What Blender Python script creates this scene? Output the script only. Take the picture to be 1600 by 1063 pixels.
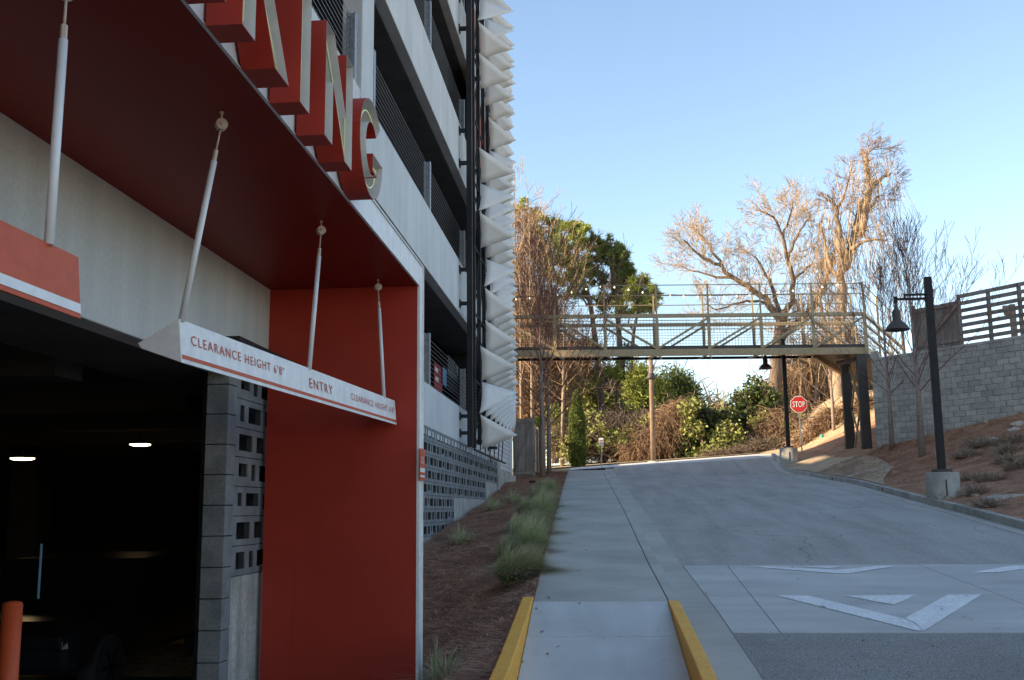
import bpy, math, random
import numpy as np
from mathutils import Vector, Matrix
from mathutils.geometry import tessellate_polygon
for o in list(bpy.data.objects): bpy.data.objects.remove(o)
C = bpy.context.scene
COL = C.collection
R_ = math.radians
random.seed(7)
rng = np.random.default_rng(11)

# ------------------------------------------------------------------ camera
F = 1633.0; PX, PY = 800.0, 531.5
v = Vector((143, -264.5, -F)).normalized()
u = Vector((-100, 10031, -F)).normalized(); u = (u - v*u.dot(v)).normalized()
xx = v.cross(u)
ROT = Matrix((xx, v, u))          # camera -> world (rows are the world axes seen by the camera)
cd = bpy.data.cameras.new('camera'); cam = bpy.data.objects.new('camera', cd); COL.objects.link(cam)
cam.matrix_world = ROT.to_4x4()
cd.sensor_width = 36; cd.lens = F/1600*36; cd.clip_start = .05; cd.clip_end = 3000
C.camera = cam
# ------------------------------------------------------------------ light
SUN_EL, SUN_HEAD = 23.0, Vector((1, .28, 0)).normalized()      # heading in which the light travels
w = bpy.data.worlds.new('World'); C.world = w; w.use_nodes = True
nt = w.node_tree; bg = nt.nodes['Background']
sky = nt.nodes.new('ShaderNodeTexSky'); sky.sky_type = 'NISHITA'; sky.sun_disc = False
to_sun = -SUN_HEAD
sky.sun_elevation = R_(SUN_EL); sky.sun_rotation = math.atan2(to_sun.x, to_sun.y)
sky.altitude = 200; sky.air_density = 1.0; sky.dust_density = .5; sky.ozone_density = 3.2
tint = nt.nodes.new('ShaderNodeVectorMath'); tint.operation = 'MULTIPLY'; tint.inputs[1].default_value = (1.13, .97, .82)
nt.links.new(sky.outputs[0], tint.inputs[0]); nt.links.new(tint.outputs[0], bg.inputs[0]); bg.inputs[1].default_value = .122
sl = bpy.data.lights.new('sun', 'SUN'); sl.energy = 3.8; sl.angle = R_(.6); sl.color = (1, .80, .56)
so = bpy.data.objects.new('sun', sl); COL.objects.link(so)
d_ = Vector((SUN_HEAD.x*math.cos(R_(SUN_EL)), SUN_HEAD.y*math.cos(R_(SUN_EL)), -math.sin(R_(SUN_EL))))
so.rotation_euler = d_.to_track_quat('-Z', 'Y').to_euler()
C.view_settings.view_transform = 'Standard'; C.view_settings.look = 'None'
C.view_settings.exposure = 1.68; C.view_settings.gamma = 1

# ------------------------------------------------------------------ helpers: pixel rays of the photo -> world points at a known depth / plane
def ray(px, py): return ROT @ Vector(((px-PX)/F, -(py-PY)/F, -1))
def onY(px, py, d): r = ray(px, py); return r*(d/r.y)
def onX(px, py, X): r = ray(px, py); return r*(X/r.x)
def onZ(px, py, Z): r = ray(px, py); return r*(Z/r.z)
def hit(px, py, fn, d0=6, d1=70):
    r = ray(px, py); r = r/r.y; d = d0
    while d < d1:
        p = r*d
        if p.z < fn(p.x, p.y): return p
        d += .02
    return r*d1
def interp(d, pts):
    if d <= pts[0][0]:
        (a, za), (b, zb) = pts[0], pts[1]
    elif d >= pts[-1][0]:
        (a, za), (b, zb) = pts[-2], pts[-1]
    else:
        for k in range(len(pts)-1):
            if pts[k][0] <= d <= pts[k+1][0]: (a, za), (b, zb) = pts[k], pts[k+1]; break
    return za + (zb-za)*(d-a)/(b-a)
def sstep(a, b, t): t = min(1, max(0, (t-a)/(b-a))); return t*t*(3-2*t)

def tag(o, label=None, cat=None, group=None, kind=None):
    if label: o['label'] = label
    if cat: o['category'] = cat
    if group: o['group'] = group
    if kind: o['kind'] = kind
    return o
def thing(name, loc, label, cat, group=None):
    o = bpy.data.objects.new(name, None); COL.objects.link(o); o.location = loc
    o.empty_display_size = .2
    return tag(o, label, cat, group)
def root_of(o):
    while o.parent: o = o.parent
    return o
def link(name, me, mat, parent=None, origin=None):
    """links a mesh given in world coordinates; under a parent the data is moved to the parent's frame"""
    o = bpy.data.objects.new(name, me); COL.objects.link(o)
    if mat is not None:
        for m in (mat if isinstance(mat, (list, tuple)) else [mat]): me.materials.append(m)
    if parent is not None:
        r = root_of(parent); off = Vector(r.location) if r.type == 'EMPTY' else Vector(r.location)
        me.transform(Matrix.Translation(-off)); o.parent = parent
    elif origin is not None:
        me.transform(Matrix.Translation(-Vector(origin))); o.location = origin
    return o
class MB:
    def __init__(s): s.v = []; s.f = []; s.m = []; s.cur = 0; s.smooth = set()
    def add(s, vs, fs, smooth=False):
        b = len(s.v); s.v += [tuple(p) for p in vs]
        for f in fs:
            if smooth: s.smooth.add(len(s.f))
            s.f.append(tuple(b+i for i in f)); s.m.append(s.cur)
        return s
    def box(s, x0, x1, y0, y1, z0, z1):
        if x0 > x1: x0, x1 = x1, x0
        if y0 > y1: y0, y1 = y1, y0
        if z0 > z1: z0, z1 = z1, z0
        return s.add([(x0,y0,z0),(x1,y0,z0),(x1,y1,z0),(x0,y1,z0),(x0,y0,z1),(x1,y0,z1),(x1,y1,z1),(x0,y1,z1)],
              [(0,3,2,1),(4,5,6,7),(0,1,5,4),(1,2,6,5),(2,3,7,6),(3,0,4,7)])
    def bar(s, a, b, wd, ht, up=(0,0,1)):
        a = Vector(a); b = Vector(b); t = (b-a).normalized(); U = Vector(up)
        sd = t.cross(U)
        if sd.length < 1e-4: sd = t.cross(Vector((0,1,0)))
        sd.normalize(); U = sd.cross(t)
        q = [sd*(i*wd/2)+U*(j*ht/2) for i, j in ((-1,-1),(1,-1),(1,1),(-1,1))]
        return s.add([a+p for p in q]+[b+p for p in q], [(0,1,5,4),(1,2,6,5),(2,3,7,6),(3,0,4,7),(3,2,1,0),(4,5,6,7)])
    def tube(s, pts, rad, n=8, caps=True, smooth=True):
        pts = [Vector(p) for p in pts]
        if not isinstance(rad, (list, tuple)): rad = [rad]*len(pts)
        vs = []; fs = []; prev = None
        for i, p in enumerate(pts):
            t = (pts[min(i+1, len(pts)-1)]-pts[max(i-1, 0)]).normalized()
            if prev is None:
                a = t.cross(Vector((0,0,1)))
                if a.length < 1e-3: a = t.cross(Vector((0,1,0)))
            else: a = prev - t*prev.dot(t)
            a.normalize(); prev = a; b = t.cross(a)
            for k in range(n):
                th = 2*math.pi*k/n; vs.append(p+(a*math.cos(th)+b*math.sin(th))*rad[i])
        for i in range(len(pts)-1):
            for k in range(n):
                k2 = (k+1) % n; fs.append((i*n+k, i*n+k2, (i+1)*n+k2, (i+1)*n+k))
        s.add(vs, fs, smooth)
        if caps:
            bse = len(s.v)-len(vs)
            s.f.append(tuple(bse+k for k in range(n))[::-1]); s.m.append(s.cur)
            s.f.append(tuple(bse+(len(pts)-1)*n+k for k in range(n))); s.m.append(s.cur)
        return s
    def lathe(s, c, prof, n=24, axis='z'):
        c = Vector(c); vs = []; fs = []
        for r, z in prof:
            for k in range(n):
                th = 2*math.pi*k/n; vs.append(c+Vector((r*math.cos(th), r*math.sin(th), z)))
        for i in range(len(prof)-1):
            for k in range(n):
                k2 = (k+1) % n; fs.append((i*n+k, i*n+k2, (i+1)*n+k2, (i+1)*n+k))
        return s.add(vs, fs, True)
    def prism(s, poly, fn0, fn1):
        """poly: 2-D outline; fn0 / fn1 map it to the two end positions"""
        n = len(poly); vs = [fn0(*p) for p in poly]+[fn1(*p) for p in poly]
        return s.add(vs, [tuple(range(n))[::-1], tuple(range(n, 2*n))]+[(i, (i+1) % n, n+(i+1) % n, n+i) for i in range(n)])
    def build(s, name, mat=None, parent=None, origin=None, bevel=0):
        me = bpy.data.meshes.new(name); me.from_pydata(s.v, [], s.f)
        me.polygons.foreach_set('material_index', s.m)
        sm = np.zeros(len(s.f), bool)
        for i in s.smooth: sm[i] = True
        me.polygons.foreach_set('use_smooth', sm); me.update()
        o = link(name, me, mat, parent, origin)
        if bevel:
            b = o.modifiers.new('bevel', 'BEVEL'); b.width = bevel; b.segments = 2; b.limit_method = 'ANGLE'; b.angle_limit = R_(40)
        return o
def npmesh(name, verts, nper, mat, parent=None, origin=None, midx=None):
    """verts: (N*nper,3) array: N separate faces of nper corners"""
    n = len(verts)//nper
    me = bpy.data.meshes.new(name); me.vertices.add(len(verts)); me.vertices.foreach_set('co', np.asarray(verts, np.float32).ravel())
    me.loops.add(len(verts)); me.loops.foreach_set('vertex_index', np.arange(len(verts), dtype=np.int32))
    me.polygons.add(n); me.polygons.foreach_set('loop_start', np.arange(0, len(verts), nper, dtype=np.int32))
    me.polygons.foreach_set('loop_total', np.full(n, nper, np.int32))
    if midx is not None: me.polygons.foreach_set('material_index', np.asarray(midx, np.int32))
    me.update(calc_edges=True); me.validate()
    return link(name, me, mat, parent, origin)
def copy_tree(o, parent=None):
    c = o.copy(); COL.objects.link(c); c.parent = parent
    for ch in list(o.children): copy_tree(ch, c)
    return c

# ------------------------------------------------------------------ materials
def mat(name, c1, c2=None, rough=.8, scale=3.0, detail=6, bump=0, bscale=40, metallic=0, streak=None, fine=None, spec=.5, island=0, contrast=(.35,.65), coat=0, trans=0, crack=0):
    m = bpy.data.materials.new(name); m.use_nodes = True; t = m.node_tree; N = t.nodes; L = t.links
    b = N['Principled BSDF']; b.inputs['Roughness'].default_value = rough; b.inputs['Metallic'].default_value = metallic
    b.inputs['Specular IOR Level'].default_value = spec
    if coat: b.inputs['Coat Weight'].default_value = coat; b.inputs['Coat Roughness'].default_value = .15
    tc = N.new('ShaderNodeTexCoord')
    c2 = c2 or c1
    nz = N.new('ShaderNodeTexNoise'); nz.inputs['Scale'].default_value = scale; nz.inputs['Detail'].default_value = detail; nz.inputs['Roughness'].default_value = .6
    L.new(tc.outputs['Object'], nz.inputs['Vector'])
    rp = N.new('ShaderNodeMapRange'); rp.inputs['From Min'].default_value = contrast[0]; rp.inputs['From Max'].default_value = contrast[1]
    L.new(nz.outputs['Fac'], rp.inputs['Value'])
    mx = N.new('ShaderNodeMix'); mx.data_type = 'RGBA'; mx.inputs['A'].default_value = (*c1, 1); mx.inputs['B'].default_value = (*c2, 1)
    L.new(rp.outputs['Result'], mx.inputs['Factor']); out = mx.outputs['Result']
    def mult(colsock, facsock, lo, hi, a=.3, b_=.7):
        r2 = N.new('ShaderNodeMapRange'); r2.inputs['From Min'].default_value = a; r2.inputs['From Max'].default_value = b_
        r2.inputs['To Min'].default_value = lo; r2.inputs['To Max'].default_value = hi
        L.new(facsock, r2.inputs['Value'])
        vm = N.new('ShaderNodeVectorMath'); vm.operation = 'SCALE'; L.new(colsock, vm.inputs[0]); L.new(r2.outputs['Result'], vm.inputs['Scale'])
        return vm.outputs[0]
    if streak:           # (sx, sy, sz, lo, hi): runs of dirt stretched along an axis
        mp = N.new('ShaderNodeMapping'); mp.inputs['Scale'].default_value = streak[:3]; L.new(tc.outputs['Object'], mp.inputs['Vector'])
        n2 = N.new('ShaderNodeTexNoise'); n2.inputs['Scale'].default_value = 1; n2.inputs['Detail'].default_value = 5; L.new(mp.outputs[0], n2.inputs['Vector'])
        out = mult(out, n2.outputs['Fac'], streak[3], streak[4])
    if fine:             # (scale, lo, hi): grain
        n3 = N.new('ShaderNodeTexNoise'); n3.inputs['Scale'].default_value = fine[0]; n3.inputs['Detail'].default_value = 3; L.new(tc.outputs['Object'], n3.inputs['Vector'])
        out = mult(out, n3.outputs['Fac'], fine[1], fine[2], .35, .65)
    if island:
        g = N.new('ShaderNodeNewGeometry'); out = mult(out, g.outputs['Random Per Island'], 1-island, 1+island, 0, 1)
    if crack:            # wandering hairline cracks
        nd = N.new('ShaderNodeTexNoise'); nd.inputs['Scale'].default_value = 1.3; nd.inputs['Detail'].default_value = 6; L.new(tc.outputs['Object'], nd.inputs['Vector'])
        ad = N.new('ShaderNodeMix'); ad.data_type = 'VECTOR'; ad.inputs['Factor'].default_value = .45; L.new(tc.outputs['Object'], ad.inputs['A']); L.new(nd.outputs['Color'], ad.inputs['B'])
        vo = N.new('ShaderNodeTexVoronoi'); vo.feature = 'DISTANCE_TO_EDGE'; vo.inputs['Scale'].default_value = crack; L.new(ad.outputs['Result'], vo.inputs['Vector'])
        out = mult(out, vo.outputs['Distance'], .62, 1.0, .001, .006)
    L.new(out, b.inputs['Base Color'])
    if bump:
        n4 = N.new('ShaderNodeTexNoise'); n4.inputs['Scale'].default_value = bscale; n4.inputs['Detail'].default_value = 5; L.new(tc.outputs['Object'], n4.inputs['Vector'])
        bp = N.new('ShaderNodeBump'); bp.inputs['Strength'].default_value = bump; bp.inputs['Distance'].default_value = .02
        L.new(n4.outputs['Fac'], bp.inputs['Height']); L.new(bp.outputs[0], b.inputs['Normal'])
    if trans:
        tr = N.new('ShaderNodeBsdfTranslucent'); L.new(out, tr.inputs['Color']); ms = N.new('ShaderNodeMixShader'); ms.inputs[0].default_value = trans
        L.new(b.outputs[0], ms.inputs[1]); L.new(tr.outputs[0], ms.inputs[2]); L.new(ms.outputs[0], N['Material Output'].inputs[0])
    return m
def emis(name, c, s):
    m = bpy.data.materials.new(name); m.use_nodes = True; b = m.node_tree.nodes['Principled BSDF']
    b.inputs['Base Color'].default_value = (*c, 1); b.inputs['Emission Color'].default_value = (*c, 1); b.inputs['Emission Strength'].default_value = s
    return m
M = dict(
 concrete = mat('precast concrete', (.57,.57,.56), (.64,.64,.63), .85, .6, bump=.12, bscale=60, streak=(3,3,.35,.89,1.05), fine=(30,.95,1.05)),
 conc_dark = mat('shade-dark interior concrete', (.028,.028,.028), (.042,.04,.039), .9, 1, bump=.1),  # gloom of the decks put into the colour, far darker than bare concrete
 conc_base = mat('foundation concrete', (.42,.41,.36), (.60,.58,.52), .9, 2, bump=.3, bscale=25, streak=(5,5,.8,.6,1.15), fine=(20,.85,1.1)),
 block = mat('dark grey screen block', (.20,.205,.205), (.27,.275,.275), .92, 4, bump=.5, bscale=90, fine=(60,.85,1.12), streak=(2,2,2,.85,1.1)),
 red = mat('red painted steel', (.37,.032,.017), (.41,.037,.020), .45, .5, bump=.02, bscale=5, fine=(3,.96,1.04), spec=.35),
 soffit = mat('shade-darkened red soffit', (.22,.014,.008), (.25,.017,.010), .45, .5, bump=.015, bscale=2, spec=.15),  # the portal red again, darkened for the shade under the canopy
 sign_red = mat('orange red sign paint', (.52,.080,.022), (.58,.092,.028), .5, 2, spec=.3, fine=(20,.94,1.05)),
 white = mat('white painted steel', (.78,.75,.72), (.85,.82,.79), .45, 3, fine=(12,.95,1.04), streak=(8,8,1,.9,1.03)),
 rod = mat('white rod paint', (.72,.70,.70), (.80,.78,.77), .35, 4),
 rodtip = mat('aged rod fitting paint', (.50,.40,.34), (.58,.48,.42), .5, 8),
 letter_in = mat('grey letter interior', (.58,.56,.52), (.66,.64,.60), .5, 4, fine=(10,.95,1.04)),
 neon = mat('unlit yellow neon glass', (.90,.80,.30), (.95,.86,.42), .15, 6),
 black = mat('black painted steel', (.018,.017,.017), (.028,.026,.025), .6, 4, spec=.25),
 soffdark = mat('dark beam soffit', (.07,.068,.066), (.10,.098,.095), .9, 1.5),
 galv = mat('galvanised steel', (.32,.34,.36), (.44,.46,.48), .45, 12, metallic=.5, fine=(40,.9,1.1)),
 cable = mat('stainless cable', (.30,.31,.33), (.36,.37,.38), .4, 4, metallic=.6),
 fin = mat('pale perforated metal panel', (.74,.71,.67), (.80,.77,.73), .55, .8, streak=(2,2,1,.92,1.04)),
 siding = mat('white lap siding', (.62,.62,.62), (.72,.72,.72), .6, 2),
 rust = mat('rust red wall panel', (.42,.09,.045), (.5,.14,.06), .7, 2),
 asphalt = mat('asphalt', (.40,.37,.335), (.47,.44,.405), .9, .35, bump=.5, bscale=160, fine=(22,.86,1.14), streak=(2.2,.25,1,.84,1.10), contrast=(.3,.7), crack=.42),
 asphalt2 = mat('darker coarse asphalt', (.26,.24,.22), (.32,.30,.28), .9, .8, bump=.8, bscale=60, fine=(70,.55,1.5)),
 walk = mat('sidewalk concrete', (.42,.40,.35), (.52,.49,.44), .9, .8, bump=.15, bscale=120, fine=(120,.9,1.1), streak=(.7,.7,1,.86,1.1)),
 walk2 = mat('newer pale concrete', (.55,.55,.53), (.63,.63,.60), .88, .9, bump=.12, bscale=120, fine=(120,.93,1.07), streak=(3,.5,1,.88,1.06)),
 table = mat('raised crossing concrete', (.50,.49,.46), (.60,.585,.55), .88, .7, bump=.12, bscale=120, fine=(100,.9,1.08), streak=(.6,2,1,.85,1.08)),
 curb = mat('curb concrete', (.34,.325,.29), (.46,.44,.39), .9, 2, bump=.25, bscale=70, fine=(60,.85,1.1), streak=(1,1,1,.8,1.1)),
 yellow = mat('yellow curb paint', (.88,.38,.02), (.93,.45,.035), .6, 3, bump=.15, bscale=60, fine=(25,.88,1.06)),
 paint = mat('worn white road paint', (.80,.79,.77), (.92,.91,.89), .75, 4, fine=(25,.82,1.08), bump=.1),
 mulch = mat('pine straw ground', (.31,.155,.088), (.48,.265,.155), 1, 1.3, bump=1, bscale=45, fine=(35,.5,1.5)),
 straw = mat('pine needles', (.50,.27,.165), (.74,.47,.32), .9, 1.0, island=.6, fine=(3,.7,1.2)),
 earth = mat('tan bare ground', (.42,.31,.20), (.54,.41,.28), 1, 1, bump=.8, bscale=30, fine=(30,.75,1.2)),
 far_ground = mat('dry grass ground', (.34,.25,.14), (.46,.35,.21), 1, .6, bump=.8, bscale=12, fine=(8,.7,1.2)),
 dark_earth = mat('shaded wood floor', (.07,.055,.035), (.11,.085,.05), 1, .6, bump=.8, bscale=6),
 rwall = mat('grey split face block', (.31,.30,.26), (.40,.385,.34), .95, 2, bump=.9, bscale=30, island=.16, fine=(20,.85,1.15)),
 cavity = mat('shade-dark block cavity', (.045,.045,.045), (.06,.06,.058), 1, 4),  # recess shade of the block holes painted as a near-black colour
 dark = mat('joint shadow filler', (.03,.03,.03), None, 1),
 wood = mat('weathered fence boards', (.19,.16,.135), (.28,.235,.20), .9, 2, bump=.4, streak=(14,14,.8,.7,1.15), island=.15),
 wood_pole = mat('utility pole timber', (.19,.125,.08), (.28,.19,.13), .9, 3, bump=.4, streak=(20,20,.6,.7,1.2)),
 bridge = mat('olive tan bridge steel', (.40,.29,.155), (.47,.35,.20), .5, 2, fine=(10,.9,1.1)),
 bridge_dk = mat('dark bridge steel', (.055,.045,.04), (.08,.068,.058), .6, 2),
 bark = mat('brown bark', (.12,.085,.06), (.2,.145,.105), .95, 6, bump=.8, bscale=14, streak=(6,6,1,.6,1.3)),
 bark_pale = mat('pale bark', (.24,.175,.12), (.36,.27,.19), .95, 3, bump=.5),
 twig_pale = mat('pale sunlit twigs', (.33,.22,.115), (.46,.33,.18), .9, 1),
 twig_red = mat('red brown young twigs', (.12,.055,.042), (.19,.09,.065), .85, 3),
 twig_tan = mat('tan vines', (.22,.135,.08), (.33,.215,.13), .95, .5, island=.25),
 twig_grey = mat('grey brown twigs', (.12,.09,.065), (.20,.15,.11), .95, 1, island=.3),
 smalltrunk = mat('grey young bark', (.22,.165,.14), (.32,.25,.21), .9, 10, bump=.3),
 pine = mat('pine needles green', (.10,.14,.03), (.20,.25,.06), .7, .35, island=.4, trans=.25),
 pine_y = mat('yellow green needles', (.24,.28,.05), (.38,.41,.09), .7, .5, island=.4, trans=.25),
 magn = mat('glossy dark leaves', (.05,.075,.02), (.13,.16,.04), .4, .5, island=.45, trans=.12),
 shrubg = mat('olive shrub leaves', (.16,.19,.04), (.32,.32,.09), .7, .5, island=.45, trans=.2),
 cyp = mat('cypress foliage', (.08,.115,.02), (.17,.2,.045), .8, 2, island=.35, trans=.15),
 grass = mat('feather grass blades', (.34,.42,.17), (.50,.56,.28), .7, 3, island=.35, trans=.35),
 grass_tan = mat('straw coloured blades', (.62,.52,.36), (.78,.68,.50), .7, 3, island=.25, trans=.35),
 dryshrub = mat('dry shrub twigs', (.24,.18,.13), (.36,.28,.21), .95, 3, island=.35),
 rock = mat('pale rock', (.42,.34,.27), (.55,.47,.39), .9, 4, bump=.6),
 stop = mat('stop sign red', (.55,.03,.03), (.62,.04,.035), .45, 3),
 sheet = mat('sign white', (.75,.75,.74), (.82,.82,.8), .5, 3),
 teal = mat('green marker plastic', (.10,.28,.2), (.13,.34,.25), .5, 3),
 car = mat('near black car paint', (.01,.01,.012), None, .12, 3, coat=1),
 glass = mat('dark car glass', (.008,.009,.01), None, .05, 3),
 tyre = mat('tyre rubber', (.012,.012,.012), None, .9, 3),
 chrome = mat('alloy wheel', (.35,.35,.36), None, .25, 3, metallic=1),
 cloth_red = mat('red cloth', (.38,.03,.03), (.45,.05,.04), .9, 6),
 cloth_dk = mat('black cloth', (.012,.012,.015), None, .95, 3),
 cloth_bl = mat('pale blue cloth', (.15,.27,.38), (.2,.33,.45), .9, 6),
 lamp = emis('warm garage lamp', (1,.72,.36), 5),
 bulb = emis('warm string bulb', (1,.80,.48), 1.3),
)

# ------------------------------------------------------------------ ground heights
SW = [(-6,-1.85),(0,-1.62),(8.2,-1.33),(12.1,-1.02),(15.3,-.765),(24,-.02),(33.6,.727),(47.6,1.75),(56,2.21),(64,2.65),(80,3.0),(200,4)]
def S(d): return interp(d, SW)
XLp = [(-6,-.78),(9.4,-.78),(12.2,-.81),(15.3,-.89),(24,-1.055),(33.6,-1.26),(47.6,-1.545)]
def XL(d): return interp(d, XLp)
def XR(d): return XL(d)+1.5
def ramp(d): return S(d) if d >= 12.1 else interp(d, [(-6,-1.9),(0,-1.85),(7.5,-1.72),(9.4,-1.48),(12.1,-1.02)])
def far_z(x, d): return S(d)+.06*(x+1.5)*sstep(44.5, 50, d)
ROADDROP = .13
def road_z(x, d): return far_z(x, d)-ROADDROP*(1-sstep(45, 48, d))
cr = [hit(1600,829,road_z,12), hit(1447,788,road_z,16), hit(1335,757,road_z,20), hit(1222,731,road_z,24,47.5)]
XCp = [(0, cr[0].x-.4*1)]+[(p.y, p.x) for p in cr]
XCp = sorted(XCp)
def XC(d): return interp(min(d, 47.5), XCp)
WA = Vector((14.1, 36)); WD = Vector((-.733, 1))
def XW(d): return WA.x+WD.x*(d-36)
def zb(d): return interp(min(max(d, 29), 41.2), [(29,3.3),(36,3.07),(41.2,2.2)])
def emb_z(x, d):
    base = far_z(XC(d)+.2, d)+.02 if d < 47 else far_z(x, d)
    if d < 41.2:
        t = max(0, (x-XC(d)-.2)/max(.6, XW(d)-XC(d)-.2)); t = min(t, 1)
        z = base+(zb(d)-base)*(t**1.15)
        z += .05*math.sin(x*1.7+d*.9)*t*(1-t)*4
    else:
        xw = 10.7; t = min(1, max(0, (x-XC(d)-.2)/max(.6, xw-XC(d)-.2)))
        z = base+(2.2+.05*(d-41.2)-base)*t**1.15 if d < 47 else None
        if z is None:
            z0 = base+(2.2+.05*5.8-far_z(XC(47)+.2, 47))*0
            z = base+.35*sstep(8.5, 12, x)
        if d > 45: z += sstep(45, 58, d)*sstep(9, 14, x)*2.6
    return z
def mulch_z(x, d):
    t = min(1.2, max(0, (XL(d)-x)/(XL(d)+3.6))); drop = .32*(1-sstep(30, 42, d))
    return S(d)-.015-drop*t-.95*(1-sstep(10, 19, d))*min(1, t/.5)+.03*math.sin(3.1*x+1.3*d)*t*.8

def grid(name, x0f, x1f, ds, zf, nx, material, kind='structure', skew=None):
    vs = []; fs = []
    for d in ds:
        for i in range(nx+1):
            t = i/nx; x = x0f(d)+(x1f(d)-x0f(d))*t; vs.append((x, d, zf(x, d)))
    for j in range(len(ds)-1):
        for i in range(nx):
            a = j*(nx+1)+i; fs.append((a, a+1, a+nx+2, a+nx+1))
    me = bpy.data.meshes.new(name); me.from_pydata(vs, [], fs)
    me.polygons.foreach_set('use_smooth', np.ones(len(fs), bool)); me.update()
    o = link(name, me, material); tag(o, kind=kind); return o
fr = lambda a, b, n: [a+(b-a)*i/n for i in range(n+1)]

# big base ground to the horizon, a little under everything
def base_z(x, d):
    if d > 47: z = far_z(max(-30, min(x, 40)), d) + (sstep(45, 58, d)*sstep(9, 14, x)*2.6)
    else: z = S(d)
    return z-.35*(1-sstep(48, 50, d))-.6*(1-sstep(44, 47, d)) + (3.9 if (x > 17 and d < 60) else 0)*sstep(17, 22, x)*(1-sstep(50, 60, d))
gx = [-600,-200,-60,-25,-12,-8,-4,-2,0,2,4,6,8,10,12,14,17,19,22,30,60,200,600]
gd = [-600,-100,-30,-10,0]+fr(4,44,20)+fr(45,62,34)+[65,70,80,100,140,200,400,900]
vs = [(x, d, base_z(x, min(d, 200)) if d > -30 else base_z(x, -30)) for d in gd for x in gx]
nX = len(gx); fs = [(j*nX+i, j*nX+i+1, (j+1)*nX+i+1, (j+1)*nX+i) for j in range(len(gd)-1) for i in range(nX-1)]
me = bpy.data.meshes.new('ground'); me.from_pydata(vs, [], fs); me.polygons.foreach_set('use_smooth', np.ones(len(fs), bool)); me.update()
tag(link('ground', me, M['far_ground']), kind='structure')

ds_all = fr(-6, 12.1, 14)+fr(12.1, 47.6, 50)[1:]
# sidewalk in slabs with joints
J = [12.1]+[hit(930, y, lambda x, d: S(d), 12.2, 48).y for y in (880, 797, 760)]+[29, 38.4, 43, 47.6]
J = sorted(J)
mb = MB()
def strip(mb, x0, x1, a, b, zf, n=4, thick=.12, gap=.006, dz=0):
    prev = None
    for i in range(n):
        d0 = a+(b-a)*i/n+(gap if i == 0 else 0); d1 = a+(b-a)*(i+1)/n-(gap if i == n-1 else 0)
        p = [(x0(d0), d0, zf(d0)+dz), (x1(d0), d0, zf(d0)+dz), (x1(d1), d1, zf(d1)+dz), (x0(d1), d1, zf(d1)+dz)]
        q = [(x, y, z-thick) for x, y, z in p]
        fs = [(0,1,2,3), (0,4,5,1), (2,6,7,3), (1,5,6,2), (3,7,4,0)]
        if i > 0: fs.remove((0,4,5,1))
        if i < n-1: fs.remove((2,6,7,3))
        mb.add(p+q, fs)
for a, b in zip(J[:-1], J[1:]): strip(mb, XL, XR, a, b, S)
tag(mb.build('sidewalk', M['walk']), kind='structure')
mb = MB()
for a, b in [(-6,2),(2,6),(6,hit(930,995,lambda x,d:ramp(d),6,13).y),(hit(930,995,lambda x,d:ramp(d),6,13).y,12.1)]: strip(mb, lambda d: XL(d)+.0, lambda d: XR(d)-.006, a, b, ramp, 6)
tag(mb.build('sidewalk_ramp', M['walk2']), kind='structure')
# curbs: left flank (yellow), right kerb (yellow then plain), gutter
mb = MB(); strip(mb, lambda d: XL(d)-.145, lambda d: XL(d)-.008, 6.5, 12.35, lambda d: S(d)+.015, 8, .45, 0)
tag(mb.build('kerb_flank', M['yellow'], bevel=.015), 'low yellow kerb between the pine straw bed and the pale ramp', 'kerb', kind='structure')
mb = MB(); strip(mb, lambda d: XR(d)+.0, lambda d: XR(d)+.125, 6.5, 12.1, lambda d: S(d)+.01, 8, .45, 0)
tag(mb.build('kerb_yellow', M['yellow'], bevel=.012), kind='structure')
mb = MB()
for a, b in zip([12.1,15.3,18.3,21.3,24.3,27.3,30.3,33.3,36.3,39.3,42.3,45.3], [15.3,18.3,21.3,24.3,27.3,30.3,33.3,36.3,39.3,42.3,45.3,47.6]):
    strip(mb, lambda d: XR(d)+.012, lambda d: XR(d)+.16, a, b, lambda d: S(d)+.004, 3, .3, .003)
tag(mb.build('kerb', M['walk'], bevel=.01), kind='structure')
def XE(d): return XR(d)+.55          # asphalt edge
mb = MB()
for a, b in zip([6.5,9.4,12.4,15.4,18.4,21.4,24.4,27.4,30.4,33.4,36.4,39.4,42.4,45.4], [9.4,12.4,15.4,18.4,21.4,24.4,27.4,30.4,33.4,36.4,39.4,42.4,45.4,47.6]):
    strip(mb, lambda d: XR(d)+(.128 if d < 12.12 else .163), lambda d: XE(d)-.01, a, b, lambda d: road_z(0, d)+.012+(.05 if d < 47 else 0)*0, 3, .2, .004)
tag(mb.build('gutter', M['walk']), kind='structure')
# road
road_ds = fr(-6, 44, 60)+fr(44, 48.5, 14)[1:]
ptop = [hit(x, 885, road_z, 10) for x in (1065, 1500)]; pbot = [hit(1130, 990, road_z, 8), hit(1600, 985, road_z, 8)]
T0, T1 = pbot[0].y, ptop[0].y
grid('road', XE, lambda d: XC(d)-.3, road_ds, lambda x, d: road_z(x, d)-.004, 8, M['asphalt'])
grid('road_foreground', lambda d: XE(d)+.002, lambda d: XC(d)-.305, fr(-6, T0-.01, 20), lambda x, d: road_z(x, d)+.002, 4, M['asphalt2'])
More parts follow.
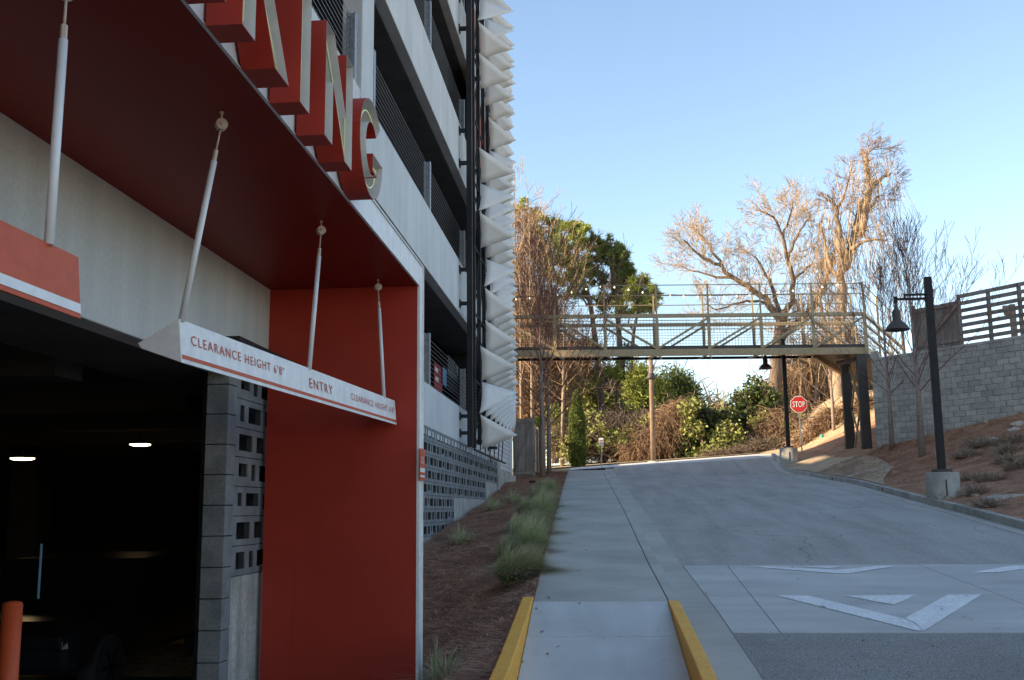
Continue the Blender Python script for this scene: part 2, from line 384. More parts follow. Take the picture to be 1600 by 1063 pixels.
# raised crossing: three slabs across with joints
tm = .5*(T0+T1)
TM = hit(1300, 931, road_z, 8).y
jn = [(hit(1137,885,road_z,8), hit(1220,990,road_z,8)), (hit(1440,885,road_z,8), hit(1600,945,road_z,8))]
mb = MB()
def seamx(k, d):
    a, b = jn[k]; return b.x+(a.x-b.x)*(d-b.y)/(a.y-b.y)
xs = [lambda d: XE(d)+.004, lambda d: seamx(0, d), lambda d: seamx(1, d), lambda d: XC(d)-.31]
def table_z(d): return road_z(0, d)+.006
for k in range(3):
    for a, b in ((T0, TM), (TM, T1)):
        strip(mb, (lambda d, k=k: xs[k](d)+.006), (lambda d, k=k: xs[k+1](d)-.006), a, b, table_z, 4, .05, .005)
tag(mb.build('raised_crossing', M['table']), kind='structure')
def painted(name, polys, dz=.010):
    mb = MB()
    for poly in polys:
        pts = [hit(px, py, lambda x, d: road_z(x, d)+.006, 8) for px, py in poly]
        mb.add([(p.x, p.y, table_z(p.y)+dz-.004) for p in pts], [tuple(range(len(pts)))])
    return mb.build(name, M['paint'])
o = painted('road_marking', [[(1213,931.5),(1262,931.5),(1412,967.5),(1426,973),(1443,986.5),(1433,987)], [(1480,930.5),(1535,929.5),(1444,986.5),(1428,973),(1414,967)]]); tag(o, kind='structure')
o = painted('road_marking', [[(1318,931.5),(1432,930.5),(1397,946)]]); tag(o, kind='structure')
o = painted('road_marking', [[(1166,885.6),(1195,885.6),(1302,891),(1315,897),(1306,897)], [(1372,885.2),(1406,884.6),(1325,897),(1306,897),(1304,892)], [(1250,885.6),(1318,885.2),(1296,889)]]); tag(o, kind='structure')
o = painted('road_marking', [[(1516,896),(1580,885),(1640,885),(1560,895)]]); tag(o, kind='structure')
# right kerb and gutter
mb = MB(); ks = [2,5,8,11,14,17,20,23,26,29,32,35,38,41,44,48.6]
for a, b in zip(ks[:-1], ks[1:]): strip(mb, lambda d: XC(d)-.3, lambda d: XC(d)-.006, a, b, lambda d: road_z(8, d)+.006, 3, .2, .004)
tag(mb.build('gutter', M['walk']), kind='structure')
mb = MB()
for a, b in zip(ks[:-1], ks[1:]): strip(mb, lambda d: XC(d), lambda d: XC(d)+.16, a, b, lambda d: road_z(8, d)+.16, 3, .35, .004)
tag(mb.build('kerb', M['curb'], bevel=.018), kind='structure')
for px, py in ((1318, 751), (1382, 769)):      # weep holes in the kerb
    p = hit(px, py, road_z, 16); x = XC(p.y)
    MBo = MB().tube([(x-.012, p.y, road_z(8, p.y)+.075), (x+.01, p.y, road_z(8, p.y)+.075)], .045, 12)
    tag(MBo.build('drain_pipe', M['dark']), 'small dark drain opening in the far kerb, '+('far one' if px == 1318 else 'near one'), 'drain')
# cross street beyond the crest
grid('cross_street', lambda d: -1.6, lambda d: 9.3, fr(48.4, 55.5, 14), lambda x, d: far_z(x, d)+.004, 8, M['walk2'])
grid('verge', lambda d: -8, lambda d: 9.3, fr(55.5, 62, 8), lambda x, d: far_z(x, d)+.05, 12, M['far_ground'])
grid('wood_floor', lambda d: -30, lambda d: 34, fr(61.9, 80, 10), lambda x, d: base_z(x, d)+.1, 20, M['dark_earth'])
# mulch bed
ds = fr(8.2, 48, 90)
grid('mulch_bed', lambda d: -1.93 if d < 11.16 else -3.56, lambda d: XL(d)-(.142 if d < 12.35 else -.01), ds, mulch_z, 14, M['mulch'])
# embankment and the pale shoulder
grid('embankment', lambda d: XC(d)+.155, lambda d: XW(d)+.3 if d < 41.2 else 22, fr(10, 41.2, 60), lambda x, d: emb_z(x, d), 18, M['mulch'])
grid('embankment', lambda d: XC(d)+.155, lambda d: 24, fr(41.2, 50.5, 30), lambda x, d: emb_z(x, d), 30, M['mulch'])
grid('bank', lambda d: XC(47.5)+.155, lambda d: 24, fr(50.5, 62, 24), lambda x, d: emb_z(x, d), 30, M['far_ground'])
def sh0(d): return XC(d)+.17
grid('shoulder', sh0, lambda d: XC(d)+.17+1.7*sstep(31, 39, d)*(1+.05*math.sin(d*1.1)), fr(31, 47, 80), lambda x, d: emb_z(x, d)+.03, 16, M['earth'])

# ------------------------------------------------------------------ pine straw (loose needles)
def needles(name, n, xf0, xf1, d0, d1, zf, L0, L1, wid, mat_, bias=1.0, lift=.03):
    d = d0+(d1-d0)*rng.random(n)**bias
    x = np.array([xf0(t)+(xf1(t)-xf0(t))*q for t, q in zip(d, rng.random(n))])
    z = np.array([zf(a, b) for a, b in zip(x, d)])
    th = rng.random(n)*6.283; L = L0+(L1-L0)*rng.random(n); tilt = (rng.random(n)-.35)*.5
    dx = np.cos(th)*L; dy = np.sin(th)*L; nx = -np.sin(th)*wid; ny = np.cos(th)*wid
    zz = z+.004+rng.random(n)*lift
    V = np.zeros((n, 4, 3))
    V[:,0] = np.stack([x-nx, d-ny, zz], 1); V[:,1] = np.stack([x+nx, d+ny, zz], 1)
    V[:,2] = np.stack([x+dx+nx, d+dy+ny, zz+L*tilt*.4], 1); V[:,3] = np.stack([x+dx-nx, d+dy-ny, zz+L*tilt*.4], 1)
    return tag(npmesh(name, V.reshape(-1,3), 4, mat_), kind='stuff')
o = needles('pine_straw', 42000, lambda d: -1.9 if d < 11.2 else -3.5, lambda d: XL(d)-(.16 if d < 12.3 else -.02), 8.4, 26, mulch_z, .10, .26, .0032, M['straw'], 1.5, .05)
o['label'] = 'red brown pine straw covering the bed beside the sidewalk'
o = needles('pine_straw', 9000, lambda d: -3.5, lambda d: XL(d)+.02, 26, 46, mulch_z, .14, .30, .006, M['straw'], 1)
o['label'] = 'pine straw on the upper part of the bed near the fence'
o = needles('pine_straw', 26000, lambda d: XC(d)+.25, lambda d: XW(d), 16, 41, emb_z, .14, .32, .006, M['straw'], 1, .07)
o['label'] = 'pine straw spread over the slope below the grey block wall'

# ------------------------------------------------------------------ parking garage
X0 = -3.6; ZT = [2.63, 6.46, 10.26, 14.06]; ZB = [1.36, 5.06, 8.86, 12.66]; DE = 33.6; DN = -14
gar = thing('parking_garage', (X0, 12, -1.3), 'long concrete parking garage with open decks, cable rails and block base', 'building')
for k in range(4):
    mb = MB()
    if k == 0:
        edges = [DN,-4,4,11.2,15.2,21,27,DE]
    else: edges = [DN,-6,1,8,15.1,15.95,DE] if False else [DN,-6,1,8,15.08,21.2,27.4,DE]
    for a, b in zip(edges[:-1], edges[1:]): mb.box(X0-.22, X0, a+.008, b-.008, ZB[k] if (k > 0 or b < 12) else 1.55, ZT[k])
    mb.build('spandrel', M['concrete'], gar, bevel=.012)
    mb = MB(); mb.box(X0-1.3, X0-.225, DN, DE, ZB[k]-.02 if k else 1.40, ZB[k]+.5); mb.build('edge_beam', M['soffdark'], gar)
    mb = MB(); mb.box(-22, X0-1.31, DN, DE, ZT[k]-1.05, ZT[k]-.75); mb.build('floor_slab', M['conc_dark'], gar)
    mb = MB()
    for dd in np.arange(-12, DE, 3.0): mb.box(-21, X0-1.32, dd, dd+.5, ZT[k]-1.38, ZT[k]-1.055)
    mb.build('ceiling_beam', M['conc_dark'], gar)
# parapet top, back and end walls, interior floor
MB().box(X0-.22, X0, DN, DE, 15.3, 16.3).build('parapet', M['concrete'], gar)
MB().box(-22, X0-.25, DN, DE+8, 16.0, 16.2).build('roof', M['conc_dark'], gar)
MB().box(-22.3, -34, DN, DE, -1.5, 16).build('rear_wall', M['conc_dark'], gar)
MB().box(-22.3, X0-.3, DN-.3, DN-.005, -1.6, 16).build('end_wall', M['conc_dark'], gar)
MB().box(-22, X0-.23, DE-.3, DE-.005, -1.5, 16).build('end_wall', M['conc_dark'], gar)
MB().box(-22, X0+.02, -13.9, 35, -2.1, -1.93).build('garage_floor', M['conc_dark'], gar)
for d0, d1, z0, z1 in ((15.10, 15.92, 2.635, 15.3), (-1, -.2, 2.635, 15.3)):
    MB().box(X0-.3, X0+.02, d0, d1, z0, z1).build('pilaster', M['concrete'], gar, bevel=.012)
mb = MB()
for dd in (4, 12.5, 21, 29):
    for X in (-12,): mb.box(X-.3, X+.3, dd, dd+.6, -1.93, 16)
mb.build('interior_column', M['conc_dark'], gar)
# screen block wall of the base
def screen(mb, d0, d1, zbot, ztop, X, row=.295, th=.07, seed=0):
    rr = random.Random(seed); n = int(round((ztop-zbot)/row)); row = (ztop-zbot)/n
    for r in range(n):
        z0 = zbot+r*row+.004; z1 = z0+row-.008; rail = .060
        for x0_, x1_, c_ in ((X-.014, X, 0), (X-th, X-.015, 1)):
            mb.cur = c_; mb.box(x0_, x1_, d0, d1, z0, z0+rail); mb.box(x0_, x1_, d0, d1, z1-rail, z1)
        mb.cur = 0
        d = d0; pat = [(.11,.42),(.12,.27),(.12,.14)]; i = (n-1-r)
        if d0 > 12: d = d0-rr.uniform(0, .01)
        while d < d1-.001:
            wb, wh = pat[i % len(pat)]; i += 1
            e = min(d+wb, d1)
            if d1-(e+wh) < .03: wh = max(.02, d1-e-.03) if d1-e > .08 else wh; e = d1 if d1-e <= .08 else e
            hh = 0
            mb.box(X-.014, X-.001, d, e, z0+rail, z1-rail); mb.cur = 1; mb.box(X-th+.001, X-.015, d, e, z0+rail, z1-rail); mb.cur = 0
            if e < d1 and rr.random() < .12: mb.box(X-th+.002, X-.002, e, e+wh, z0+rail, z0+rail+.035)
            d = e+wh
mb = MB()
screen(mb, 10.2, 11.9, -.62, 1.74, X0-.05, row=.295, seed=1)
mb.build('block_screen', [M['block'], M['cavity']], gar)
mb = MB(); zc = -1.4-.295*2
for r in range(14):
    z1 = min(zc+.295, 1.74)
    if z1-zc > .05: mb.box(X0-.27, X0-.045, 9.96, 10.196, zc+.004, z1-.004)
    zc += .295
mb.build('block_pier', M['block'], gar, bevel=.008)
MB().box(X0-.25, X0-.056, 10.2, 11.9, -2.1, -.625).build('foundation', M['conc_base'], gar)
MB().box(X0-.26, X0-.06, 9.975, 11.9, -1.4, 1.74).build('mortar', M['dark'], gar) if False else None
mb = MB()
zs = 1.735; rw = .2825
screen(mb, 11.95, 25.33, zs-8*rw, zs, X0+.012, row=rw, seed=3)
screen(mb, 25.33, 32.2, zs-5*rw, zs, X0+.012, row=rw, seed=4)
screen(mb, 32.2, 35.7, zs-3*rw, zs, X0+.012, row=rw, seed=5)
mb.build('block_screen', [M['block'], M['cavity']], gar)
MB().box(X0-.30, X0-.24, 11.9, 35.7, -1.9, 1.7).box(X0-.40, X0-.34, 10.2, 11.9, -1.9, 1.7).build('shade_backing', M['dark'], gar)  # black sheets added behind the holes to deepen their shade
MB().box(X0-.2, X0+.0, 11.95, 25.33, -1.5, zs-8*rw-.002).box(X0-.2, X0+.002, 25.334, 32.2, -1, zs-5*rw-.002).box(X0-.2, X0+.004, 32.204, 35.7, -.5, zs-3*rw-.002).build('foundation', M['conc_base'], gar)
MB().box(X0-.3, X0+.06, 35.72, 36.5, -.2, 1.72).box(X0-.3, X0+.02, 36.55, 40.9, -.2, 1.45).box(X0-.1, X0+.09, 38.2, 38.9, .2, 1.35).build('foundation_pier', M['conc_base'], gar, bevel=.01)
# sided stair block at the far end
mb = MB(); mb.box(-4.6, X0-.03, DE+.01, 41.25, 1.46, 16.4); mb.build('end_block', M['siding'], gar)
mb = MB(); z = 1.46
while z < 16.3:
    mb.add([(X0-.028, DE+.3, z), (X0-.028, 41.2, z), (X0+.0, 41.2, z), (X0+.0, DE+.3, z), (X0-.028, DE+.3, z+.16), (X0-.028, 41.2, z+.16)], [(0,1,2,3), (3,2,5,4)]); z += .16
mb.build('lap_siding', M['siding'], gar)
MB().box(X0-.1, X0+.06, 41.24, 41.42, 1.3, 14.2).build('corner_trim', M['white'], gar)
MB().box(X0-.02, X0+.01, 28.2, 33.5, 10.3, 12.6).box(X0-.02, X0+.01, 28.2, 33.5, 14.1, 15.25).build('red_wall_panel', M['rust'], gar)

# cable rails in the openings
names = ['lowest', 'second', 'third', 'top']
for k in range(4):
    r = thing('cable_railing', (X0-.1, 20, ZT[k]), 'galvanised cable railing along the %s open deck of the garage' % names[k], 'railing', 'cable railings along the open decks')
    for dd in (12.2, 14.86, 16.2, 21.9, 27.7, 33.2):
        if 15 < dd < 16: continue
        mb = MB(); mb.box(X0-.16, X0-.02, dd-.01, dd+.01, ZT[k]-.05, ZT[k]+1.14); mb.box(X0-.045, X0-.02, dd-.06, dd+.06, ZT[k]-.05, ZT[k]+1.14); mb.box(X0-.165, X0-.14, dd-.05, dd+.05, ZT[k]-.05, ZT[k]+1.14)
        for q in range(11): mb.tube([(X0-.12, dd-.03, ZT[k]+.09+q*.098), (X0-.12, dd+.045, ZT[k]+.09+q*.098)], .012, 6)
        mb.build('post', M['galv'], r)
    for q in range(11):
        z = ZT[k]+.09+q*.098
        MB().tube([(X0-.10, 11.5, z), (X0-.10, 15.09, z)], .005, 5).tube([(X0-.10, 15.93, z), (X0-.10, DE-.3, z)], .005, 5).build('cable', M['cable'], r)
# ceiling lamps inside
for px, py, d, lab in ((219, 697, 17, 'near glowing oval lamp under the garage ceiling'), (35, 719, 15, 'farther glowing oval lamp deep in the garage')):
    p = onY(px, py, d); r = thing('ceiling_lamp', p, lab, 'lamp', 'lamps under the garage ceiling')
    MB().lathe(p, [(0,0),(.12,.0),(.165,.015),(.17,.03)], 20).build('diffuser', M['lamp'], r)
    MB().lathe(p, [(.172,.028),(.19,.04),(.16,.09),(.0,.10)], 20).build('housing', M['black'], r)
    MB().tube([p+Vector((0,0,.09)), (p.x, p.y, 1.56)], .015, 8).build('stem', M['black'], r)
# parked car in the dark
pc = onY(205, 1012, 11.5); cx, cy, cz = pc.x-.95, pc.y+1.0, -1.93
car = thing('parked_car', (cx, cy, cz), 'black car parked in the dark inside the garage', 'car')
prof = [(-2.2,.35),(-2.25,.7),(-1.9,.85),(-1.0,.95),(-.45,1.42),(.9,1.45),(1.6,1.0),(2.15,.9),(2.25,.6),(2.2,.35)]
mb = MB(); mb.prism(prof, lambda a, b: (cx-.88, cy+a, cz+b), lambda a, b: (cx+.88, cy+a, cz+b)); mb.build('body', M['car'], car, bevel=.09)
mb = MB(); mb.prism([(-.85,.97),(-.42,1.36),(.85,1.39),(1.4,1.0)], lambda a, b: (cx+.882, cy+a, cz+b), lambda a, b: (cx+.889, cy+a, cz+b)); mb.prism([(-.98,.98),(-.47,1.39)][::-1]+[(-.46,1.41)], lambda a, b: (cx-.7, cy+a-.012, cz+b), lambda a, b: (cx+.7, cy+a-.012, cz+b)); mb.build('window', M['glass'], car)
for sy in (-1.4, 1.4):
    for sx in (-.8, .8):
        sg = 1 if sx > 0 else -1
        wv = MB().tube([(cx+sx-.09, cy+sy, cz+.33), (cx+sx+.11, cy+sy, cz+.33)], .33, 28).build('wheel', M['tyre'], car)
        mb = MB()
        for q in range(6):
            a = q*math.pi/3; mb.bar((cx+sx+sg*.115, cy+sy, cz+.33), (cx+sx+sg*.115, cy+sy+.2*math.cos(a), cz+.33+.2*math.sin(a)), .03, .02, (1,0,0))
        mb.build('rim', M['chrome'], wv)
for sx in (-.6, .6): MB().box(cx+sx-.2, cx+sx+.2, cy-2.27, cy-2.2, cz+.6, cz+.75).build('headlight', M['glass'], car, bevel=.02)
# red bollard
p = onY(20, 940, 7.0)
bo = MB().tube([(p.x, 7, -1.93), (p.x, 7, p.z-.02)], .066, 28); bo.lathe((p.x, 7, p.z-.02), [(.066,0),(.058,.014),(.03,.022),(0,.024)], 28)
tag(bo.build('bollard', M['sign_red'], None, (p.x, 7, -1.93)), 'orange red steel bollard beside the garage entry lane', 'bollard')
# thin blue strip glimpsed in the dark
p = onY(62, 890, 9); r = MB().box(p.x-.008, p.x+.008, 9, 9.01, p.z-.25, p.z+.22)
tag(r.build('blue_strip', M['cloth_bl'], None, p), 'thin blue upright strip in the dark garage opening', 'strap')
# dark housing behind the entry sign
mb = MB(); a = onX(353, 521, X0+.28); mb.prism([(0,0),(.28,0),(.28,-.05),(0,-.16)], lambda x, z: (X0+x, 9.3, 1.62+z), lambda x, z: (X0+x, 10.95, 1.62+z))
tag(mb.build('door_housing', M['black'], None, (X0, 10, 1.5)), 'black shutter housing on the beam behind the entry sign', 'housing')

# things seen through the lowest deck: banners
p = onX(716, 588, -4.6)
b = thing('dotted_banner', p, 'black banner with white dots and a white triangle behind the lowest railing', 'banner')
X = -4.6; a0 = onX(699, 590, X).y; a1 = onX(738, 590, X).y; zc = onX(716, 585, X).z
MB().box(X-.01, X, a0, a1, zc-.75, zc+.32).build('cloth', M['cloth_dk'], b)
mb = MB()
nn = 0
for r_ in range(8):
    for q in range(22):
        dd = a0+.15+q*(a1-a0-.3)/21+(.5*(a1-a0-.3)/21 if r_ % 2 else 0); zz = zc+.26-r_*.075
        mid = (a0*.62+a1*.38)
        if abs(dd-mid) < .55-max(0, (zc+.3-zz))*.9: continue
        mb.lathe((0,0,0), [], 3) if False else None
        n = 8; vs = [(X+.004, dd+.055*math.cos(2*math.pi*k/n), zz+.024*math.sin(2*math.pi*k/n)) for k in range(n)]; mb.add(vs, [tuple(range(n))])
mb.build('dots', M['sheet'], b)
mid = (a0*.62+a1*.38); MB().add([(X+.006, mid-.4, zc+.24), (X+.006, mid+.4, zc+.24), (X+.006, mid, zc-.18)], [(0,2,1)]).build('triangle', M['sheet'], b)
p = onX(684, 585, -4.4); X = -4.4; a0 = onX(678.5, 590, X).y; a1 = onX(691, 590, X).y
b = thing('red_banner', p, 'red cloth banner with white patches tied behind the lowest railing', 'banner')
MB().box(X-.01, X, a0, a1, p.z-.42, p.z+.25).build('cloth', M['cloth_red'], b)
MB().box(X+.002, X+.006, a0+.1, a0+.6, p.z+.02, p.z+.14).box(X+.002, X+.006, a0+.2, a0+.7, p.z-.22, p.z-.1).build('patch', M['sheet'], b)
X = -4.35; a0 = onX(692, 590, X).y; a1 = onX(698, 590, X).y
tag(MB().box(X-.01, X, a0, a1, p.z-.2, p.z+.28).build('scarf', M['cloth_bl'], None, (X, a0, p.z)), 'pale blue cloth hanging between the red and dotted banners', 'cloth')

# ------------------------------------------------------------------ facade screen of folded panels
PXp = -3.12
fs_ = thing('facade_screen', (-3.3, 30, 1.3), 'screen of folded pale metal sails on a black steel frame', 'facade screen')
cols = [26.9+1.22*c for c in range(10)]
for i, c in enumerate(cols[:8]):
    mb = MB(); mb.box(-3.34, -3.24, c-.06, c+.06, (2.6 if i > 1 else 1.75) if i else 1.6, 16.4)
    mb.build('upright', M['black'], fs_)
MB().box(-3.40, -3.26, 26.35, 26.52, 1.6, 16.4).build('mast', M['black'], fs_)
mb = MB()
for k in range(4):
    for zz in (ZB[k]+.25 if k else 1.95, ZT[k]-.25):
        for dd in (26.43, 29.8, 33.0): mb.box(X0+.001, -3.3, dd-.05, dd+.05, zz-.045, zz+.045); mb.box(X0+.001, X0+.03, dd-.1, dd+.1, zz-.1, zz+.1)
mb.build('bracket', M['black'], fs_)
mb = MB(); rr = random.Random(5); NR = 15
def tipX(d): return interp(d, [(27.5,-2.22),(29.5,-2.36),(31,-2.46),(33,-2.66),(36,-2.92),(40,-3.2)])
def bnd(r): return 1.56+r*.905
def panel(i, r):
    c = cols[i]; z0, z1 = bnd(r), bnd(r+1)
    light = (r % 4 == 1) or (r in (7,))
    m = MB(); n = 5
    d1 = c+.35 if light else c-.02; d0 = c-.05 if light else c+.4          # top / bottom positions of the fixed edge
    tz = z1-(.30 if light else .55)*(z1-z0); tp = Vector((tipX(c+.7)+rr.uniform(-.05,.05), c+.75, tz))
    A = Vector((PXp, d1, z1-.01)); B = Vector((PXp-.02, d0, z0+.01)); Q1 = Vector((PXp-.08, c+1.15, z1-.02)); Q0 = Vector((PXp-.08, c+1.18, z0+.05))
    def patch(P0, P1, T, bow):
        vs = []; fs = []; vv = {}
        for a in range(n+1):
            for b_ in range(n+1-a):
                s0 = a/n; s1 = b_/n; p = T*s0+P1*s1+P0*(1-s0-s1)
                k_ = s1*(1-s0-s1)*4; p = p+Vector((.03*k_*(1-s0), bow*k_, 0))+Vector((.0, .03*math.sin(math.pi*s0), 0))
                vv[(a, b_)] = len(vs); vs.append(p)
        for a in range(n):
            for b_ in range(n-a):
                fs.append((vv[a,b_], vv[a+1,b_], vv[a,b_+1]))
                if b_ < n-a-1: fs.append((vv[a+1,b_], vv[a+1,b_+1], vv[a,b_+1]))
        m.add(vs, fs, True)
    patch(B, A, tp, .05)
    o = m.build('panel', M['fin'], fs_)
    sm_ = o.modifiers.new('thickness', 'SOLIDIFY'); sm_.thickness = .006
count = 0; rest = []
for i in range(9):
    for r in range(NR):
        z = bnd(r+.5)
        if i == 0 and (4.2 < z < 9.3-1.9 and z < 6.75 or 9.3 < z < 11.4): continue
        if i == 1 and (9.3 < z < 11.4): continue
        if i >= 6 and r % 2 == 0 and i > 6: continue
        if r == 0 and i >= 1: continue
        if count >= 100: continue
        panel(i, r); count += 1
# wires of the frame between uprights
mb = MB()
for i in range(7):
    for r in range(0, NR, 2): mb.bar((-3.28, cols[i], bnd(r)), (-3.28, cols[i+1], bnd(r+2)), .03, .03)
    for r in range(0, NR, 2): mb.bar((-3.28, cols[i], bnd(r)), (-3.28, cols[i+1], bnd(r)), .04, .04)
mb.build('brace', M['black'], fs_)

# ------------------------------------------------------------------ entrance portal
CX0, CX1, CZ, CD = X0+.002, -1.93, 2.42, 11.0
po = thing('entrance_portal', (CX1, 5, -1.4), 'red steel portal with white edge framing the garage entry', 'portal')
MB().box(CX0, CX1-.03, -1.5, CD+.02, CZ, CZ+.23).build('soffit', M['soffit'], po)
MB().box(CX0, CX1-.03, CD, CD+.2, -2.6, CZ-.003).build('column', M['red'], po)
MB().box(CX0, CX1-.03, -1.7, -1.5, -2.6, CZ+.23).build('column', M['red'], po)
mb = MB()     # white channel edge, flanges proud of the web
mb.box(CX1-.028, CX1-.012, -1.5, CD+.22, CZ+.002, CZ+.248)
mb.box(CX1-.008, CX1, -1.5, CD+.005, CZ-.006, CZ+.001); mb.box(CX1-.028, CX1+.004, -1.5, CD+.232, CZ+.249, CZ+.262)
mb.box(CX1-.028, CX1-.0125, CD+.012, CD+.218, -2.6, CZ+.0015)
mb.box(CX1-.028, CX1, CD-.008, CD+.006, -2.6, CZ-.0125); mb.box(CX1-.028, CX1+.004, CD+.219, CD+.233, -2.6, CZ+.2485)
mb.build('edge_channel', M['white'], po)
MB().box(CX0+.35, CX1-.05, CD-.006, CD-.001, -1.5, -.55).build('access_panel', M['red'], po)
# small orange notice on the edge
n0 = onY(653.5, 700, 10.9)
sg = thing('warning_sign', (CX1+.01, 11.0, -.1+.5), 'small orange notice with white lettering on the white portal edge', 'sign')
q0 = onX(653.8, 702, CX1+.03); q1 = onX(664.5, 750, CX1+.03)
ya, yb = CD-.36, CD+.14; zt = onY(655, 700, 10.9).z; zbm = onY(655, 750, 10.9).z
MB().box(CX1+.012, CX1+.016, CD-.06, CD+.26, zbm, zt).build('plate', M['sign_red'], sg)
# ------------------------------------------------------------------ lettering helper (built-in font)
def text_mesh(body, size, ext=.001, bold=0, spacing=1.0, align='LEFT'):
    cu = bpy.data.curves.new('t', 'FONT'); cu.body = body; cu.size = size; cu.extrude = ext; cu.offset = bold; cu.space_character = spacing; cu.align_x = align; cu.resolution_u = 3
    ob = bpy.data.objects.new('t', cu); COL.objects.link(ob)
    dg = bpy.context.evaluated_depsgraph_get(); me = bpy.data.meshes.new_from_object(ob.evaluated_get(dg)); bpy.data.objects.remove(ob); me.materials.clear()
    return me
def place_text(name, body, P0, ux, uy, mat_, parent, cap, width=None, bold=0, spacing=1.05, center=False):
    """cap = letter height in metres; width = total width"""
    me = text_mesh(body, 1.0, 0, bold, spacing); co = np.empty(len(me.vertices)*3); me.vertices.foreach_get('co', co); co = co.reshape(-1,3)
    h = co[:,1].max()-max(co[:,1].min(), 0); sy = cap/h; x0, x1 = co[:,0].min(), co[:,0].max(); sx = width/(x1-x0) if width else sy
    ux = Vector(ux).normalized(); uy = Vector(uy).normalized(); nn_ = ux.cross(uy)
    P0 = Vector(P0); out = []
    for a in co:
        xa = (a[0]-x0)*sx-(.5*(x1-x0)*sx if center else 0); out.extend(P0+ux*xa+uy*(a[1]*sy)+nn_*.0015)
    me.vertices.foreach_set('co', out); me.update()
    return link(name, me, mat_, parent)
yh = zt-zbm
place_text('text', 'NO', (CX1+.017, CD+.1, zbm+yh*.66), (0,1,0), (0,0,1), M['sheet'], sg, yh*.1, .14, .01, center=True)
place_text('text', 'ENTRY', (CX1+.017, CD+.1, zbm+yh*.52), (0,1,0), (0,0,1), M['sheet'], sg, yh*.1, .2, .01, center=True)
MB().box(CX1+.0165, CX1+.018, CD-.04, CD+.24, zbm+yh*.26, zbm+yh*.39).box(CX1+.0165, CX1+.018, CD-.04, CD+.24, zbm+yh*.1, zbm+yh*.16).build('white_band', M['sheet'], sg)

# ------------------------------------------------------------------ channel letters
LX0, LX1, LZ, H = CX1+.005, -1.738, 2.405, .79
def ringpts(cx, cy, a, b, t0, t1, n): return [(cx+a*math.cos(R_(t0+(t1-t0)*i/n)), cy+b*math.sin(R_(t0+(t1-t0)*i/n))) for i in range(n+1)]
LET = {
 'P': (.62, [[(0,0),(.2,0),(.2,.25),(.36,.25)]+ringpts(.36,.515,.26,.265,-90,90,12)+[(0,H)], [(.2,.41),(.2,.62)]+ringpts(.34,.515,.10,.105,90,-90,8)], [[(.1,.06),(.1,.69),(.34,.69)]+ringpts(.35,.515,.18,.175,80,-90,10)+[(.14,.34)]]),
 'A': (.8, [[(0,0),(.2,0),(.25,.16),(.55,.16),(.6,0),(.8,0),(.5,H),(.3,H)], [(.3,.32),(.4,.6),(.5,.32)]], [[(.1,.05),(.37,.71),(.43,.71),(.7,.05)], [(.22,.24),(.58,.24)]]),
 'R': (.7, [[(0,0),(.2,0),(.2,.25),(.28,.25),(.46,0),(.7,0),(.48,.29)]+ringpts(.38,.525,.27,.255,-60,90,12)+[(0,H)], [(.2,.41),(.2,.62)]+ringpts(.36,.515,.10,.105,90,-90,8)], [[(.1,.06),(.1,.69),(.36,.69)]+ringpts(.37,.52,.18,.17,80,-90,10)+[(.2,.34),(.32,.33),(.56,.05)]]),
 'K': (.79, [[(0,0),(.2,0),(.2,.24),(.28,.34),(.53,0),(.79,0),(.42,.47),(.72,H),(.47,H),(.2,.48),(.2,H),(0,H)]], [[(.1,.06),(.1,.72)], [(.6,.73),(.2,.33)], [(.32,.42),(.66,.05)]]),
 'I': (.2, [[(0,0),(.2,0),(.2,H),(0,H)]], [[(.1,.05),(.1,.73)]]),
 'N': (.74, [[(0,0),(.2,0),(.2,.42),(.53,0),(.74,0),(.74,H),(.54,H),(.54,.34),(.21,H),(0,H)]], [[(.1,.06),(.1,.70),(.64,.08),(.64,.73)]]),
 'G': (.8, [ringpts(.4,.39,.4,.39,42,358,30)+[(.8,.37),(.44,.37),(.44,.22),(.60,.22)]+ringpts(.4,.39,.2,.21,-48,-318,22)], [ringpts(.4,.39,.3,.30,45,335,26)+[(.70,.30),(.5,.30)]]),
}
ps = thing('parking_sign', (LX0, 6, LZ), 'large red open faced channel letters spelling PARKING on the portal edge', 'sign')
